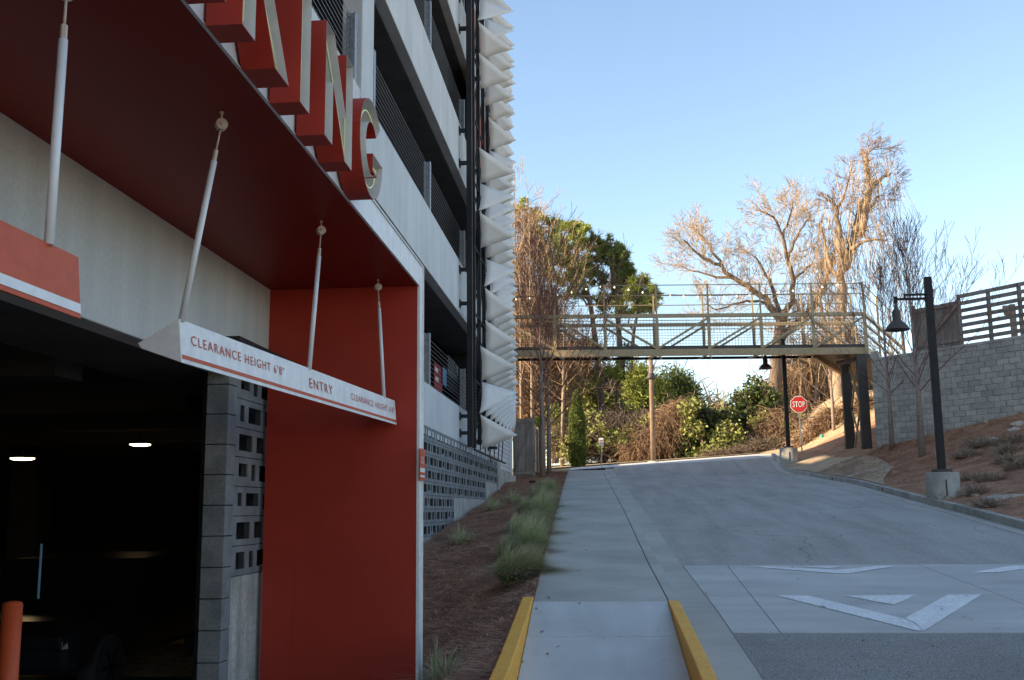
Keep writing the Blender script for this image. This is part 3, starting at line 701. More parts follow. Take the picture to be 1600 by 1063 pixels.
def chan(ch, y0):
    W, loops, neon = LET[ch]
    n = MB(); t = .012
    def cen(lp): return lp
    for li, lp in enumerate(loops):
        k = len(lp); outer = [(LX1, y0+a, LZ+b) for a, b in lp]; back = [(LX0, y0+a, LZ+b) for a, b in lp]
        # inset loop
        area = sum(lp[i][0]*lp[(i+1) % k][1]-lp[(i+1) % k][0]*lp[i][1] for i in range(k)); sgn = 1 if area > 0 else -1
        if li > 0: sgn = -sgn
        ins = []
        for i in range(k):
            p0 = Vector(lp[i-1]); p1 = Vector(lp[i]); p2 = Vector(lp[(i+1) % k]); e0 = (p1-p0).normalized(); e1 = (p2-p1).normalized()
            n0 = Vector((-e0.y, e0.x))*sgn; n1 = Vector((-e1.y, e1.x))*sgn; m_ = (n0+n1); m_ = m_/max(.35, m_.length_squared)*2 if m_.length > .01 else n0
            ins.append(p1+m_*t*.5*1.0)
        i_f = [(LX1, y0+p.x, LZ+p.y) for p in ins]; i_b = [(LX0+.02, y0+p.x, LZ+p.y) for p in ins]
        for i in range(k):
            j = (i+1) % k
            n.cur = 0; n.add([back[i], back[j], outer[j], outer[i]], [(0,1,2,3)])
            n.add([outer[i], outer[j], i_f[j], i_f[i]], [(0,1,2,3)])
            n.cur = 1; n.add([i_f[i], i_f[j], i_b[j], i_b[i]], [(0,1,2,3)])
    tris = tessellate_polygon([[Vector((a, b, 0)) for a, b in lp] for lp in loops]); flat = [p for lp in loops for p in lp]
    n.cur = 1; n.add([(LX0+.02, y0+a, LZ+b) for a, b in flat], [tuple(x) for x in tris])
    n.cur = 0; n.add([(LX0, y0+a, LZ+b) for a, b in flat], [tuple(x) for x in tris])
    o = n.build('letter', [M['red'], M['letter_in']], ps)
    nb = MB()
    for path in neon:
        nb.tube([(LX1-.035, y0+a, LZ+b) for a, b in path], .0085, 8)
        for a, b in (path[0], path[-1]): nb.tube([(LX0+.02, y0+a, LZ+b), (LX1-.035, y0+a, LZ+b)], .005, 6)
    nb.build('neon_tube', M['neon'], o)
for ch, y0 in (('P',1.92),('A',2.78),('R',3.83),('K',4.755),('I',5.767),('N',6.32),('G',7.30)): chan(ch, y0)

# ------------------------------------------------------------------ hanging signs
def sgx(d): return -2.42+.0505*(d-5.8)
def prism_sign(root, d0, d1, xf, zb0, zt0, zb1, zt1, m_):
    mb = MB(); P = []
    for d, zb_, zt_ in ((d0, zb0, zt0), (d1, zb1, zt1)):
        x = xf(d); P += [(x+.0, d, zb_), (x-.025, d, zt_), (x-.27, d, zb_+.12), (x-.25, d, zb_+.09)]
    mb.add(P, [(0,1,2,3), (7,6,5,4), (0,4,5,1), (1,5,6,2), (2,6,7,3), (3,7,4,0)])
    return mb.build('panel', m_, root, bevel=.004)
es = thing('entry_sign', (-2.3, 8.4, .9), 'white wedge shaped hanging sign reading ENTRY and CLEARANCE HEIGHT', 'sign')
A0, A1 = 5.82, 10.93
prism_sign(es, A0, A1, sgx, .864, 1.124, .903, 1.164, M['white'])
def on_face(d, h):      # point on the front face: h from 0 (bottom) to .26
    zb_ = .864+(d-A0)/(A1-A0)*.039; return Vector((sgx(d)+.003-.025*h/.26, d, zb_+h))
ux = on_face(A1, 0)-on_face(A0, 0); uy = on_face(A0, .26)-on_face(A0, 0)
mb = MB(); mb.add([on_face(A0+.006, .026), on_face(A1-.006, .026), on_face(A1-.006, .05), on_face(A0+.006, .05)], [(0,1,2,3)]); mb.build('stripe', M['sign_red'], es)
def sd(px):
    d = 4
    while d < 14:
        if (ray(px, 580)*(d/ray(px, 580).y)).x > sgx(d): return d
        d += .005
    return d
def sd(px):
    r = ray(px, 580+.3*(px-480)); k = r.x/r.y      # X = k d = -2.42+.0505(d-5.8)
    return (-2.42-.0505*5.8)/(k-.0505)
for body, pa, pb, cap, h in (("CLEARANCE HEIGHT 6'8\"", 302, 447, .062, .125), ('ENTRY', 486, 522, .078, .10), ("CLEARANCE HEIGHT 6'8\"", 550.5, 618, .062, .115)):
    a, b_ = sd(pa), sd(pb); place_text('lettering', body, on_face(a, h), ux, uy, M['sign_red'], es, cap, (b_-a)*1.0, .0, 1.25)
xs_ = thing('exit_sign', (-2.09, 2, .8), 'orange red wedge shaped hanging sign with a white stripe near its foot', 'sign')
prism_sign(xs_, -.6, 4.0, lambda d: -2.09, .78, 1.04, .78, 1.04, M['sign_red'])
mb = MB(); f2 = lambda d, h: (-2.09+.003-.025*h/.26, d, .78+h)
mb.add([f2(-.59, .022), f2(3.995, .022), f2(3.995, .062), f2(-.59, .062)], [(0,1,2,3)]); mb.build('stripe', M['white'], xs_)
def rod(bottom, top, lab):
    b = Vector(bottom); t = Vector(top); L = (t-b).length; u_ = (t-b)/L
    r = thing('hanging_rod', b, lab, 'rod', 'rods hanging the wedge signs from the portal')
    a1 = L-.32; MB().tube([b, b+u_*a1], .019, 16).build('tube', M['rod'], r)
    MB().tube([b+u_*a1, b+u_*(a1+.07)], .0145, 6, smooth=False).tube([b+u_*(a1+.07), b+u_*(L-.11)], .006, 8).build('threaded_end', M['rodtip'], r)
    c = b+u_*(L-.085)
    mb = MB(); ax = Vector((.55, -.8, .05)).normalized()
    for s_ in (-.022, .010): mb.tube([c+ax*s_, c+ax*(s_+.012)], .036, 20)
    mb.tube([c-ax*.034, c+ax*.034], .012, 8); mb.tube([c-ax*.04, c-ax*.03], .02, 6, smooth=False); mb.tube([c+Vector((0,0,.02)), (c.x, c.y, CZ)], .007, 8); mb.tube([(c.x, c.y, CZ-.014), (c.x, c.y, CZ)], .014, 6, smooth=False)
    mb.build('clevis', M['rodtip'], r)
t2, t3, t4 = onZ(350,175,CZ), onZ(503,346,CZ), onZ(590,437,CZ)
def topp(d): p = on_face(d, .26); return (p.x-.005, d, p.z-.012)
rod(topp(sd(287)+.02), t2, 'long white rod at the near end of the white entry sign')
rod(topp(sd(488)), t3, 'white rod at the middle of the white entry sign')
rod(topp(sd(604)), t4, 'white rod at the far end of the white entry sign')
b1 = onX(77, 372, -2.115); rod((-2.115, b1.y, 1.03), onX(106, -40, -2.2), 'thick looking white rod rising from the orange red sign')
t1 = None
# ------------------------------------------------------------------ retaining wall and fences
rw_ = thing('retaining_wall', (WA.x, WA.y, 2), 'grey block retaining wall behind the pine straw slope', 'wall')
ZTOP = 5.53; tdir = Vector((WD.x, WD.y, 0)).normalized(); nrm = Vector((-tdir.y, tdir.x, 0))       # normal facing the road
if nrm.x > 0: nrm = -nrm
P1 = Vector((XW(41.0), 41.0, 0)); rr = random.Random(3)
def blocks(origin, dirv, nor, length, z0f, ztop, bl=.457, bh=.203, name='blocks'):
    mb = MB(); rows = int((ztop-1.5)/bh)
    for r in range(rows+1):
        z1 = ztop-r*bh; z0 = z1-bh
        s = -(bl/2 if r % 2 else 0)
        while s < length:
            s0 = max(0, s); s1 = min(length, s+bl); s += bl
            if s1-s0 < .05: continue
            if z1 < z0f((s0+s1)/2)-.3: continue
            j = rr.uniform(-.006, .012); g = .007
            a = origin+dirv*(s0+g)+nor*j; b = origin+dirv*(s1-g)+nor*j; c = -nor*.25
            q = [a, b, b+c, a+c]; zz0, zz1 = z0+.0018, z1-.0018
            # rough face: slightly bulged
            f = nor*.012; m0 = (a+b)/2+nor*.0
            vs = [(p.x, p.y, zz0) for p in q]+[(p.x, p.y, zz1) for p in q]
            e = .02
            fr_ = [(a+dirv*e+f), (b-dirv*e+f)]
            vs += [(fr_[0].x, fr_[0].y, zz0+e), (fr_[1].x, fr_[1].y, zz0+e), (fr_[1].x, fr_[1].y, zz1-e), (fr_[0].x, fr_[0].y, zz1-e)]
            mb.add(vs, [(8,9,10,11), (0,1,9,8), (1,5,10,9), (5,4,11,10), (4,0,8,11), (4,5,6,7), (0,4,7,3), (1,2,6,5)])
    return mb.build(name, M['rwall'], rw_)
Lw = 24.0; dirw = -tdir
blocks(P1, dirw, nrm, Lw, lambda s: emb_z((P1+dirw*s).x, (P1+dirw*s).y), ZTOP)
fill = MB(); a = P1-nrm*.02; b = P1+dirw*Lw-nrm*.02; c = -nrm*.2
fill.add([(p.x, p.y, z) for z in (.5, ZTOP-.03) for p in (a, b, b+c, a+c)], [(0,1,5,4),(1,2,6,5),(2,3,7,6),(3,0,4,7),(4,5,6,7)]); fill.build('core', M['dark'], rw_)
cap = MB(); a = P1+nrm*.03; b = P1+dirw*Lw+nrm*.03; c = -nrm*.36
cap.add([(p.x, p.y, z) for z in (ZTOP, ZTOP+.1) for p in (a, b, b+c, a+c)], [(0,1,5,4),(1,2,6,5),(2,3,7,6),(3,0,4,7),(4,5,6,7),(3,2,1,0)]); cap.build('coping', M['curb'], rw_, bevel=.01)
# abutment: plain return wall running back
ab = MB(); E = Vector((11.9, 45.5, 0)); q1 = P1-Vector((0, -.02, 0)); dd_ = (E-q1).normalized(); nn2 = Vector((-dd_.y, dd_.x, 0))
qs = [q1, E, E-nn2*.3 if nn2.x < 0 else E+Vector((.3,0,0)), q1+Vector((.3,0,0))]
ab.add([(p.x, p.y, z) for z in (1.2, 5.9) for p in qs], [(0,1,5,4),(1,2,6,5),(2,3,7,6),(3,0,4,7),(4,5,6,7)])
tag(ab.build('abutment', M['conc_base'], None, (P1.x, P1.y, 2)), 'plain concrete abutment wall under the end of the footbridge', 'wall')
# plateau behind the wall
pl = MB(); a = P1-nrm*.3; b = P1+dirw*Lw-nrm*.3
pl.add([(a.x, a.y, ZTOP-.05), (b.x, b.y, ZTOP-.05), (b.x+60, b.y, ZTOP-.05), (60, 52, ZTOP+.3), (E.x+.3, E.y+.5, ZTOP-.05)], [(0,1,2,3,4)]); tag(pl.build('terrace', M['far_ground']), kind='structure')
# fence on the wall
def wp(px, back=.12):   # point on the fence line that shows at column px
    r = ray(px, 500); k = r.x/r.y; ox = WA.x-nrm.x*back; # X = XW(d)+off
    off = (-nrm.x*back)+(nrm.y*back)*WD.x*1
    d = (WA.x+off-WD.x*36)/(k-WD.x); return Vector((WA.x+off+WD.x*(d-36), d, 0))
fz = ZTOP+.1
def board(mb, a, b, z0, z1, th=.03, off=0):
    t_ = (b-a).normalized(); n_ = Vector((-t_.y, t_.x, 0)); 
    if n_.x > 0: n_ = -n_
    a = a+n_*off; b = b+n_*off; c = n_*th
    mb.add([(p.x, p.y, z) for z in (z0, z1) for p in (a, b, b+c, a+c)], [(0,1,5,4),(1,2,6,5),(2,3,7,6),(3,0,4,7),(3,2,1,0),(4,5,6,7)])
sf = thing('slat_fence', (*wp(1550)[:2], fz), 'grey horizontal slat fence with open gaps on top of the block wall', 'fence')
p0, p1, p2, p3 = wp(1500), wp(1547), wp(1596), wp(1646)
zt_ = fz+1.72
for p in (p0, p1, p2, p3): MB().box(p.x-.055, p.x+.055, p.y-.055, p.y+.055, fz, zt_+.1).build('post', M['wood'], sf)
mb = MB()
for a, b in ((p0, p1), (p1, p2), (p2, p3)):
    for q in range(7): z = fz+.10+q*.262; board(mb, a+(b-a)*.02, b-(b-a)*.02, z, z+.14, .025, .055)
mb.build('slats', M['wood'], sf)
bf = thing('board_fence', (*wp(1465)[:2], fz), 'solid grey board fence panel with a diagonal brace on the block wall', 'fence')
q0 = wp(1428); mb = MB(); L = (p0-q0).length; n = int(L/.14)
for i in range(n): board(mb, q0+(p0-q0)*(i/n+.003), q0+(p0-q0)*((i+1)/n-.003), fz, fz+1.62-.02*(i % 2)-.25*(1-i/n)*0, .02, rr.uniform(-.004,.004))
mb.build('boards', M['wood'], bf)
mb = MB(); board(mb, q0, p0-(p0-q0)*.02, fz+1.45, fz+1.6, .04, .025); board(mb, q0, p0-(p0-q0)*.02, fz+.15, fz+.26, .04, .025)
a = q0+(p0-q0)*.25; mb.bar((a.x-.05, a.y, fz+.25), (p0.x-.09, p0.y-.03, fz+1.45), .04, .09); mb.build('rails', M['wood'], bf)
for p in (q0,): MB().box(p.x-.06, p.x+.06, p.y-.06, p.y+.06, fz-.3, fz+1.75).build('post', M['wood'], bf)
p = onY(1582, 488, 41); lp = MB(); lp.box(p.x-.09, p.x+.09, 40.9, 41.1, 5.4, onY(1582, 476, 41).z); lp.box(p.x-.3, p.x, 40.93, 41.07, onY(1582, 490, 41).z-.06, onY(1582, 490, 41).z+.06); lp.box(p.x-.34, p.x, 40.93, 41.07, onY(1582, 480, 41).z-.06, onY(1582, 480, 41).z+.06)
tag(lp.build('gate_post', M['wood_pole'], None, (p.x, 41, 5.5)), 'timber post in sun seen through the slat fence', 'post')

# board fence past the garage end, left
lf = thing('wooden_fence', (-3.6, 42, 1.4), 'weathered upright board fence running back from the garage corner', 'fence')
mb = MB(); dd = 41.9; k = 0
fx = lambda d: -3.55+.02*(d-42)
while dd < 57:
    g = .02 if k % 7 else .05; z = S(dd); h = 2.05+.03*math.sin(k); mb.box(fx(dd)-.01, fx(dd)+.012, dd, dd+.14, z-.1, z+h); dd += .14+g; k += 1
mb.build('boards', M['wood'], lf)
for dd in np.arange(42, 57.5, 2.2): MB().box(fx(dd)+.014, fx(dd)+.12, dd, dd+.11, S(dd)-.1, S(dd)+2.12).build('post', M['wood'], lf)
mb = MB()
for a in np.arange(42.1, 56, 2.2):
    for h in (.4, 1.8): mb.bar((fx(a)+.04, a, S(a)+h), (fx(a)+.04, a+2.2, S(a+2.2)+h), .04, .1)
mb.build('rails', M['wood'], lf)
gt = MB()     # gate panel closing the gap, facing the street
gt.box(-3.9, -3.62, 41.5, 41.6, 1.2, 3.7)
for i in range(12): gt.box(-3.6+i*.145-.4, -3.6+(i+1)*.145-.41, 43.0, 43.03, 1.3, 3.75)
gt.bar((-3.85, 42.96, 1.5), (-2.5, 42.96, 3.6), .04, .1); gt.bar((-3.95, 42.95, 3.6), (-2.3, 42.95, 3.6), .05, .12); gt.bar((-3.95, 42.95, 1.5), (-2.3, 42.95, 1.5), .05, .12); gt.box(-2.36, -2.24, 42.9, 43.05, 1.3, 3.85)
if False: tag(gt.build('gate', M['wood'], None, (-3, 43, 1.4)), 'x', 'gate')
g2 = thing('wooden_gate', (-3.4, 41.75, 1.4), 'weathered board gate with a diagonal brace beside the garage corner', 'gate')
mb = MB(); 
for i in range(7): mb.box(-3.5+i*.105, -3.5+(i+1)*.105-.006, 41.75, 41.775, 1.3, 3.62)
mb.build('boards', M['wood'], g2)
mb = MB(); mb.bar((-3.48, 41.73, 1.5), (-2.8, 41.73, 3.5), .03, .08, (0,1,0)); mb.box(-3.5, -2.77, 41.70, 41.74, 3.45, 3.56); mb.box(-3.5, -2.77, 41.70, 41.74, 1.4, 1.5); mb.build('brace', M['wood'], g2)
MB().box(-2.765, -2.66, 41.68, 41.79, 1.2, 3.75).build('post', M['wood'], g2)

# ------------------------------------------------------------------ street lamps
def lamp(base, z0, lab):
    r = thing('street_lamp', base, lab, 'street lamp', 'black street lamps on concrete footings')
    b = Vector(base)
    MB().lathe(b, [(.385,-.5),(.385,.575),(.37,.6),(0,.6)], 40).build('concrete_base', M['curb'], r)
    MB().box(b.x-.05, b.x-.03, b.y-.40, b.y-.375, b.z+.02, b.z+.42).build('conduit', M['black'], r)
    MB().box(b.x-.19, b.x+.19, b.y-.19, b.y+.19, b.z+.601, b.z+.68).build('base_plate', M['bridge_dk'], r, bevel=.01)
    MB().box(b.x-.082, b.x+.082, b.y-.082, b.y+.082, b.z+.68, b.z+5.42).build('pole', M['black'], r, bevel=.008)
    mb = MB(); mb.bar((b.x-.08, b.y, b.z+4.88), (b.x-.80, b.y, b.z+4.88), .05, .06); mb.bar((b.x-.08, b.y, b.z+4.985), (b.x-.58, b.y, b.z+4.985), .05, .05); mb.box(b.x-.60, b.x-.57, b.y-.02, b.y+.02, b.z+4.88, b.z+5.03); mb.box(b.x-.85, b.x-.77, b.y-.03, b.y+.03, b.z+4.78, b.z+4.95)
    mb.build('arm', M['black'], r)
    c = (b.x-.81, b.y, b.z+4.1)
    MB().lathe(c, [(.0,.10),(.26,.02),(.27,.0),(.285,.0),(.29,.02),(.27,.06),(.20,.16),(.13,.215),(.105,.24),(.105,.46),(.085,.5),(.05,.54),(.045,.60),(.025,.62),(.025,.72),(0,.72)], 32).build('lamp_shade', M['bridge_dk'], r)
    return r
p = hit(1475, 779, emb_z, 20, 40)
lz = onY(1475, 779, 26.2)
L1 = lamp((lz.x+.0, 26.2, lz.z+.02), 0, 'black street lamp on a round concrete footing, nearer one by the slope')
lz2 = onY(1233, 722, 46.6)
L2 = copy_tree(L1); L2.location = (lz2.x, 46.6, lz2.z); L2['label'] = 'farther black street lamp beyond the bridge, beside the stop sign'

# ------------------------------------------------------------------ footbridge
br = thing('footbridge', (4, 45, 6.4), 'olive steel truss footbridge with tall mesh fence crossing over the road', 'footbridge')
n0_ = 44.0
def bd(px, near=True):      # depth of the truss plane at that column
    c0 = n0_ if near else n0_+2.25
    r = ray(px, 500); k = r.x/r.y; return c0/(1-.088*k*1.0) if True else c0
def bp(px, z, near=True): d = bd(px, near); r = ray(px, 500); return Vector((r.x/r.y*d, d, z))
posts_px = [786, 867, 945, 1026, 1107, 1189, 1270, 1351]
zbt, zdk, ztc, zft, zmid = 6.38, 6.68, 8.12, 9.46, 9.02
Bl = [bp(x, 0).x for x in posts_px]
def truss(offset, sheet):
    mbc = MB(); mbv = MB(); mbd = MB(); pts = []
    for x in Bl: d = n0_+.088*x*1.0+offset; pts.append(Vector((x, d, 0)))
    A, B = pts[0]-Vector((2.2, .19, 0)), pts[-1]
    Z = lambda p, z: Vector((p.x, p.y, z))
    if offset == 0:
        mbc.bar(Z(A, zbt+.155), Z(B, zbt+.155), .15, .28)
        MB().bar(Z(A, zbt+.36)+Vector((0,.06,0)), Z(B, zbt+.36)+Vector((0,.06,0)), .02, .12).build('kick_plate', M['bridge_dk'], br)
    else: MB().bar(Z(A, 6.61), Z(B, 6.61), .12, .11).build('chord', M['black'], br)
    mbc.bar(Z(A, ztc), Z(B, ztc), .15, .15)
    for i, p in enumerate(pts):
        MB().bar(Z(p, zbt+.281), Z(p, ztc-.076), .12, .12, (0,1,0)).build('upright', M['bridge'], br)
    for i in range(len(pts)-1):
        a, b = pts[i], pts[i+1]
        if i < 3: mbd.bar(Z(a, ztc-.1), Z(b, zbt+.32), .09, .09)
        else: mbd.bar(Z(a, zbt+.32), Z(b, ztc-.1), .09, .09)
    mbc.build('chord', M['bridge'], br); mbd.build('diagonal', M['bridge'], br)
    for p in pts[1:] if offset == 0 else pts: MB().bar(Z(p, ztc+.076), Z(p, zft+.05), .07, .07, (0,1,0)).build('fence_post', M['bridge'], br)
    mb = MB(); mb.tube([Z(A, zft), Z(B, zft)], .022, 6); mb.tube([Z(A, zmid), Z(B, zmid)], .022, 6); mb.tube([Z(A, ztc-.2), Z(B, ztc-.2)], .018, 6); mb.build('fence_rail', M['bridge'], br)
    # chain link: crossing wires
    W = []; Lb = (B-A).length; t_ = (B-A)/Lb; hgt = zft-ztc-.08; sp = .12; wd = .0016
    nrm_ = Vector((0,0,1))
    def strip_(a, b, wd=wd):
        dv = (b-a).normalized(); s_ = dv.cross(Vector((0,1,0))).normalized()*wd
        W.extend([a-s_, a+s_, b+s_, b-s_])
    s = -hgt
    while s < Lb:
        for dr in (1, -1):
            s0, s1 = max(s, 0), min(s+hgt, Lb)
            if s1 <= s0: continue
            z0, z1 = (s0-s, s1-s) if dr == 1 else (hgt-(s0-s), hgt-(s1-s))
            strip_(Z(A+t_*s0, ztc+.08+z0), Z(A+t_*s1, ztc+.08+z1))
        s += sp
    npmesh('chain_link', np.array([list(q) for q in W]), 4, M['bridge_dk'], br)
    W.clear(); inn = Vector((0, .10, 0)) if offset == 0 else Vector((0, -.1, 0))
    s = 0
    while s < Lb: strip_(Z(A+t_*s+inn, zdk+.08), Z(A+t_*s+inn, ztc-.12), .0045); s += .13
    for q in range(10):
        z = zdk+.12+q*.118; strip_(Z(A+inn, z), Z(B+inn, z), .0045)
    npmesh('wire_infill', np.array([list(q) for q in W]), 4, M['bridge_dk'], br)
    return pts, A, B
ptsN, AN, BN = truss(0, 1); ptsF, AF, BF = truss(2.25, 1)
Z = lambda p, z: Vector((p.x, p.y, z))
mb = MB(); a, b, c, d = [Z(q, 0) for q in (AN, BN, BF, AF)]
a = a+Vector((0,.09,0)); b = b+Vector((0,.09,0)); c = c-Vector((0,.09,0)); d = d-Vector((0,.09,0))
mb.add([(q.x, q.y, z) for z in (6.76, 6.84) for q in (a, b, c, d)], [(0,1,5,4),(1,2,6,5),(2,3,7,6),(3,0,4,7),(3,2,1,0),(4,5,6,7)]); mb.build('deck', M['bridge_dk'], br)
mb = MB()
for p, q in zip(ptsN, ptsF): mb.bar(Z(p, 6.71), Z(q, 6.71), .1, .09)
mb.build('cross_beam', M['bridge_dk'], br)
for p, q in zip(ptsN, ptsF):
    mb = MB()
    for s_ in (-.3, .3): mb.bar((p.x, p.y+.1, zbt+.08), (q.x+s_, q.y-.06, 6.57), .05, .05)
    mb.build('bracket', M['bridge'], br)
ld = MB(); ld.box(-9, -5.2, 41.3, 45.6, 0, 6.3); ld.box(-17, -9.01, 38, 45.9, 0, 9.6)  # unseen masses added to cast shade on the road before the crest
tag(ld.build('shade_block', M['conc_base'], None, (-8, 44, 1), bevel=.02), 'unseen concrete blocks added to shade the road near the crest', 'shade block')
# pier
for px0, px1, off in ((1345, 1362, 0.0), (1320, 1336, 2.2)):
    xa, xb = onY(px0, 700, n0_+1+off).x, onY(px1, 700, n0_+1+off).x; yy = n0_+.9+off; xc = (xa+xb)/2
    gz = onY(1352 if off == 0 else 1330, 712, yy).z
    m_ = MB(); m_.box(xc-.2, xc+.2, yy-.11, yy-.09, gz-.4, zbt); m_.box(xc-.2, xc+.2, yy+.09, yy+.11, gz-.4, zbt); m_.box(xc-.012, xc+.012, yy-.09, yy+.09, gz-.4, zbt); m_.box(xc-.19, xc-.16, yy-.09, yy+.09, gz-.4, zbt)
    m_.build('pier_leg', M['bridge_dk'], br)
    if off == 0: pa = (xc, yy)
    else: pb_ = (xc, yy)
mb = MB(); h0, h1, h2 = 2.2, 4.2, 6.2
for z0, z1 in ((2.3, 4.25), (4.25, 6.2)):
    mb.bar((pa[0]-.1, pa[1]+.2, z0), (pb_[0]+.15, pb_[1], z1), .07, .07); mb.bar((pa[0]-.1, pa[1]+.2, z1), (pb_[0]+.15, pb_[1], z0), .07, .07)
mb.build('pier_brace', M['bridge'], br)
MB().bar((pa[0]+.3, pa[1], zbt-.1), (pb_[0]-.3, pb_[1], zbt-.1), .2, .2).build('pier_cap', M['bridge_dk'], br)
# approach span turning right behind the wall
an = onY(1405, 462, 53); ta = Vector((BN.x, BN.y, 0)); tb = Vector((an.x, 53, 0)); tn = (tb-ta).normalized(); sd_ = Vector((tn.y, -tn.x, 0))*-2.2
def span(p, q, side):
    m1 = MB(); dzs = -.35
    m1.bar(Z(p, zbt+.14), Z(q, zbt+.14+dzs), .15, .28); m1.bar(Z(p, ztc), Z(q, ztc+dzs), .12, .12); m1.bar(Z(p, ztc-.42), Z(q, ztc-.42+dzs), .08, .08); m1.bar(Z(p, ztc-.85), Z(q, ztc-.85+dzs), .08, .08)
    m1.tube([Z(p, zft), Z(q, zft+dzs)], .022, 6); m1.tube([Z(p, zmid), Z(q, zmid+dzs)], .022, 6)
    m1.build('approach_rail', M['bridge'], br)
    for t_ in (.0, .33, .66, 1): w_ = p+(q-p)*t_; MB().bar(Z(w_, zbt+dzs*t_), Z(w_, zft+.06+dzs*t_), .08, .08, (0,1,0)).build('fence_post', M['bridge'], br)
span(ta, tb, 0); span(ta+sd_, tb+sd_, 1)
mb = MB(); mb.add([(q.x, q.y, z+dz) for z in (zdk-.12, zdk) for q, dz in ((ta, 0), (tb, -.35), (tb+sd_, -.35), (ta+sd_, 0))], [(0,1,5,4),(1,2,6,5),(2,3,7,6),(3,0,4,7),(3,2,1,0),(4,5,6,7)]); mb.build('deck', M['bridge_dk'], br)
# string lights
BU = [(806,468),(827,466),(849,464),(871,461),(893,457),(916,452),(938,448),(960,449),(982,453),(1004,457),(1025,460),(1047,461.5),(1068,463),(1090,464),(1110,464),(1131,464),(1151,463),(1171,461),(1193,459),(1217,457),(1239,454.6),(1262,451),(1285,448.6),(1309,444),(1333,440)]
st = thing('string_lights', (4, 45.2, 9), 'string of small warm bulbs strung along the footbridge fence', 'string lights')
pts = []
for px, py in BU:
    d = n0_+1.6+.088*((px-943)/1633*45); pts.append(onY(px, py, d))
MB().tube([q+Vector((0,0,.05)) for q in pts], .007, 4).build('cable', M['black'], st)
bme = MB().lathe((0,0,0), [(0,-.045),(.022,-.038),(.031,-.018),(.03,.0),(.018,.025),(.015,.04),(0,.045)], 10)
bo_ = bme.build('bulb', M['bulb']); bo_.parent = st; bo_.location = pts[0]-Vector(st.location)
for q in pts[1:]:
    c_ = bo_.copy(); COL.objects.link(c_); c_.parent = st; c_.location = q-Vector(st.location)

# ------------------------------------------------------------------ signs and poles by the crest
sp = thing('stop_sign', onY(1253, 707, 50), 'red octagonal stop sign on a leaning pale post', 'stop sign')
ct = onY(1248, 632, 49.9); bt = onY(1253.5, 708, 50)
MB().bar(bt-Vector((0,0,.3)), Vector((ct.x, 50, ct.z+.42)), .06, .035, (0,1,0)).build('post', M['galv'], sp)
def octo(mb, c, r, y, hgt): pass
def octv(c, r, y): return [(c.x+r*math.cos(R_(22.5+45*k)), y, c.z+r*math.sin(R_(22.5+45*k))) for k in range(8)]
mb = MB(); n=8; a = octv(ct, .415, 49.90); b = octv(ct, .415, 49.915)
pl_ = MB().add(a+b, [tuple(range(8)), tuple(range(8, 16))[::-1]]+[(k, 8+k, 8+(k+1) % 8, (k+1) % 8) for k in range(8)]).build('plate', M['sheet'], sp)
MB().add(octv(ct, .385, 49.896), [tuple(range(8))]).build('red_face', M['stop'], sp)
place_text('lettering', 'STOP', (ct.x, 49.890, ct.z-.125), (1,0,0), (0,0,1), M['sheet'], sp, .27, .56, .018, center=True)
s2 = thing('small_sign', onY(939, 730, 50), 'small white rectangular sign on a thin post at the end of the sidewalk', 'sign')
a = onY(935.5, 684.5, 50); b = onY(943, 697, 50); MB().box(a.x, b.x, 49.98, 49.99, b.z, a.z).build('plate', M['sheet'], s2)
c = onY(940.5, 731, 50); MB().bar((c.x, 50.02, c.z-.3), ((a.x+b.x)/2, 50.02, a.z), .05, .03, (0,1,0)).build('post', M['galv'], s2)
mk = (a.x+b.x)/2; MB().box(a.x+.03, b.x-.03, 49.976, 49.979, b.z+.22, b.z+.27).box(a.x+.03, b.x-.03, 49.976, 49.979, b.z+.12, b.z+.16).build('red_lines', M['cloth_red'], s2)
c = onY(1285, 697, 52); mb = MB(); mb.tube([(c.x, 52, c.z-.2), (c.x, 52, onY(1285, 679, 52).z)], .09, 10)
tag(mb.build('marker_post', M['teal'], None, c), 'short green marker post beyond the stop sign', 'marker post')
up = thing('utility_pole', onY(1021, 722, 54), 'timber pole with a metal collar standing beyond the crest', 'pole')
b = onY(1021, 724, 54); t = onY(1016.5, 552, 54); MB().tube([b-Vector((0,0,.3)), t], [.14,.11], 14).build('shaft', M['wood_pole'], up)
c = b+(t-b)*.775; MB().lathe(c, [(.13,-.1),(.23,-.06),(.25,0),(.19,.1),(.15,.22)], 16).build('collar', M['bridge_dk'], up)
MB().lathe(b, [(.3,-.2),(.3,.08),(.17,.12)], 16).build('footing', M['curb'], up)
# leaves and grit blown over the paving
LF = []
for _ in range(420):
    d = 7+40*random.random()**1.6; onroad = random.random() < .6; x = random.uniform(XE(d), XC(d)-.3) if onroad else XL(d)+1.5*random.random()**2.2
    z = (table_z(d)+.012 if T0 < d < T1 else road_z(x, d)+.008) if onroad else (ramp(d) if d < 12.1 else S(d))+.006
    a = random.uniform(0, 6.28); s_ = random.uniform(.012,.045); c_, n_ = math.cos(a)*s_, math.sin(a)*s_
    LF += [(x-c_, d-n_, z), (x+n_*.4, d-c_*.4, z+.004), (x+c_, d+n_, z+s_*.3), (x-n_*.4, d+c_*.4, z+.003)]
tag(npmesh('leaf_litter', np.array(LF), 4, M['twig_red']), 'scattered dead leaves on the road and sidewalk', None, kind='stuff')
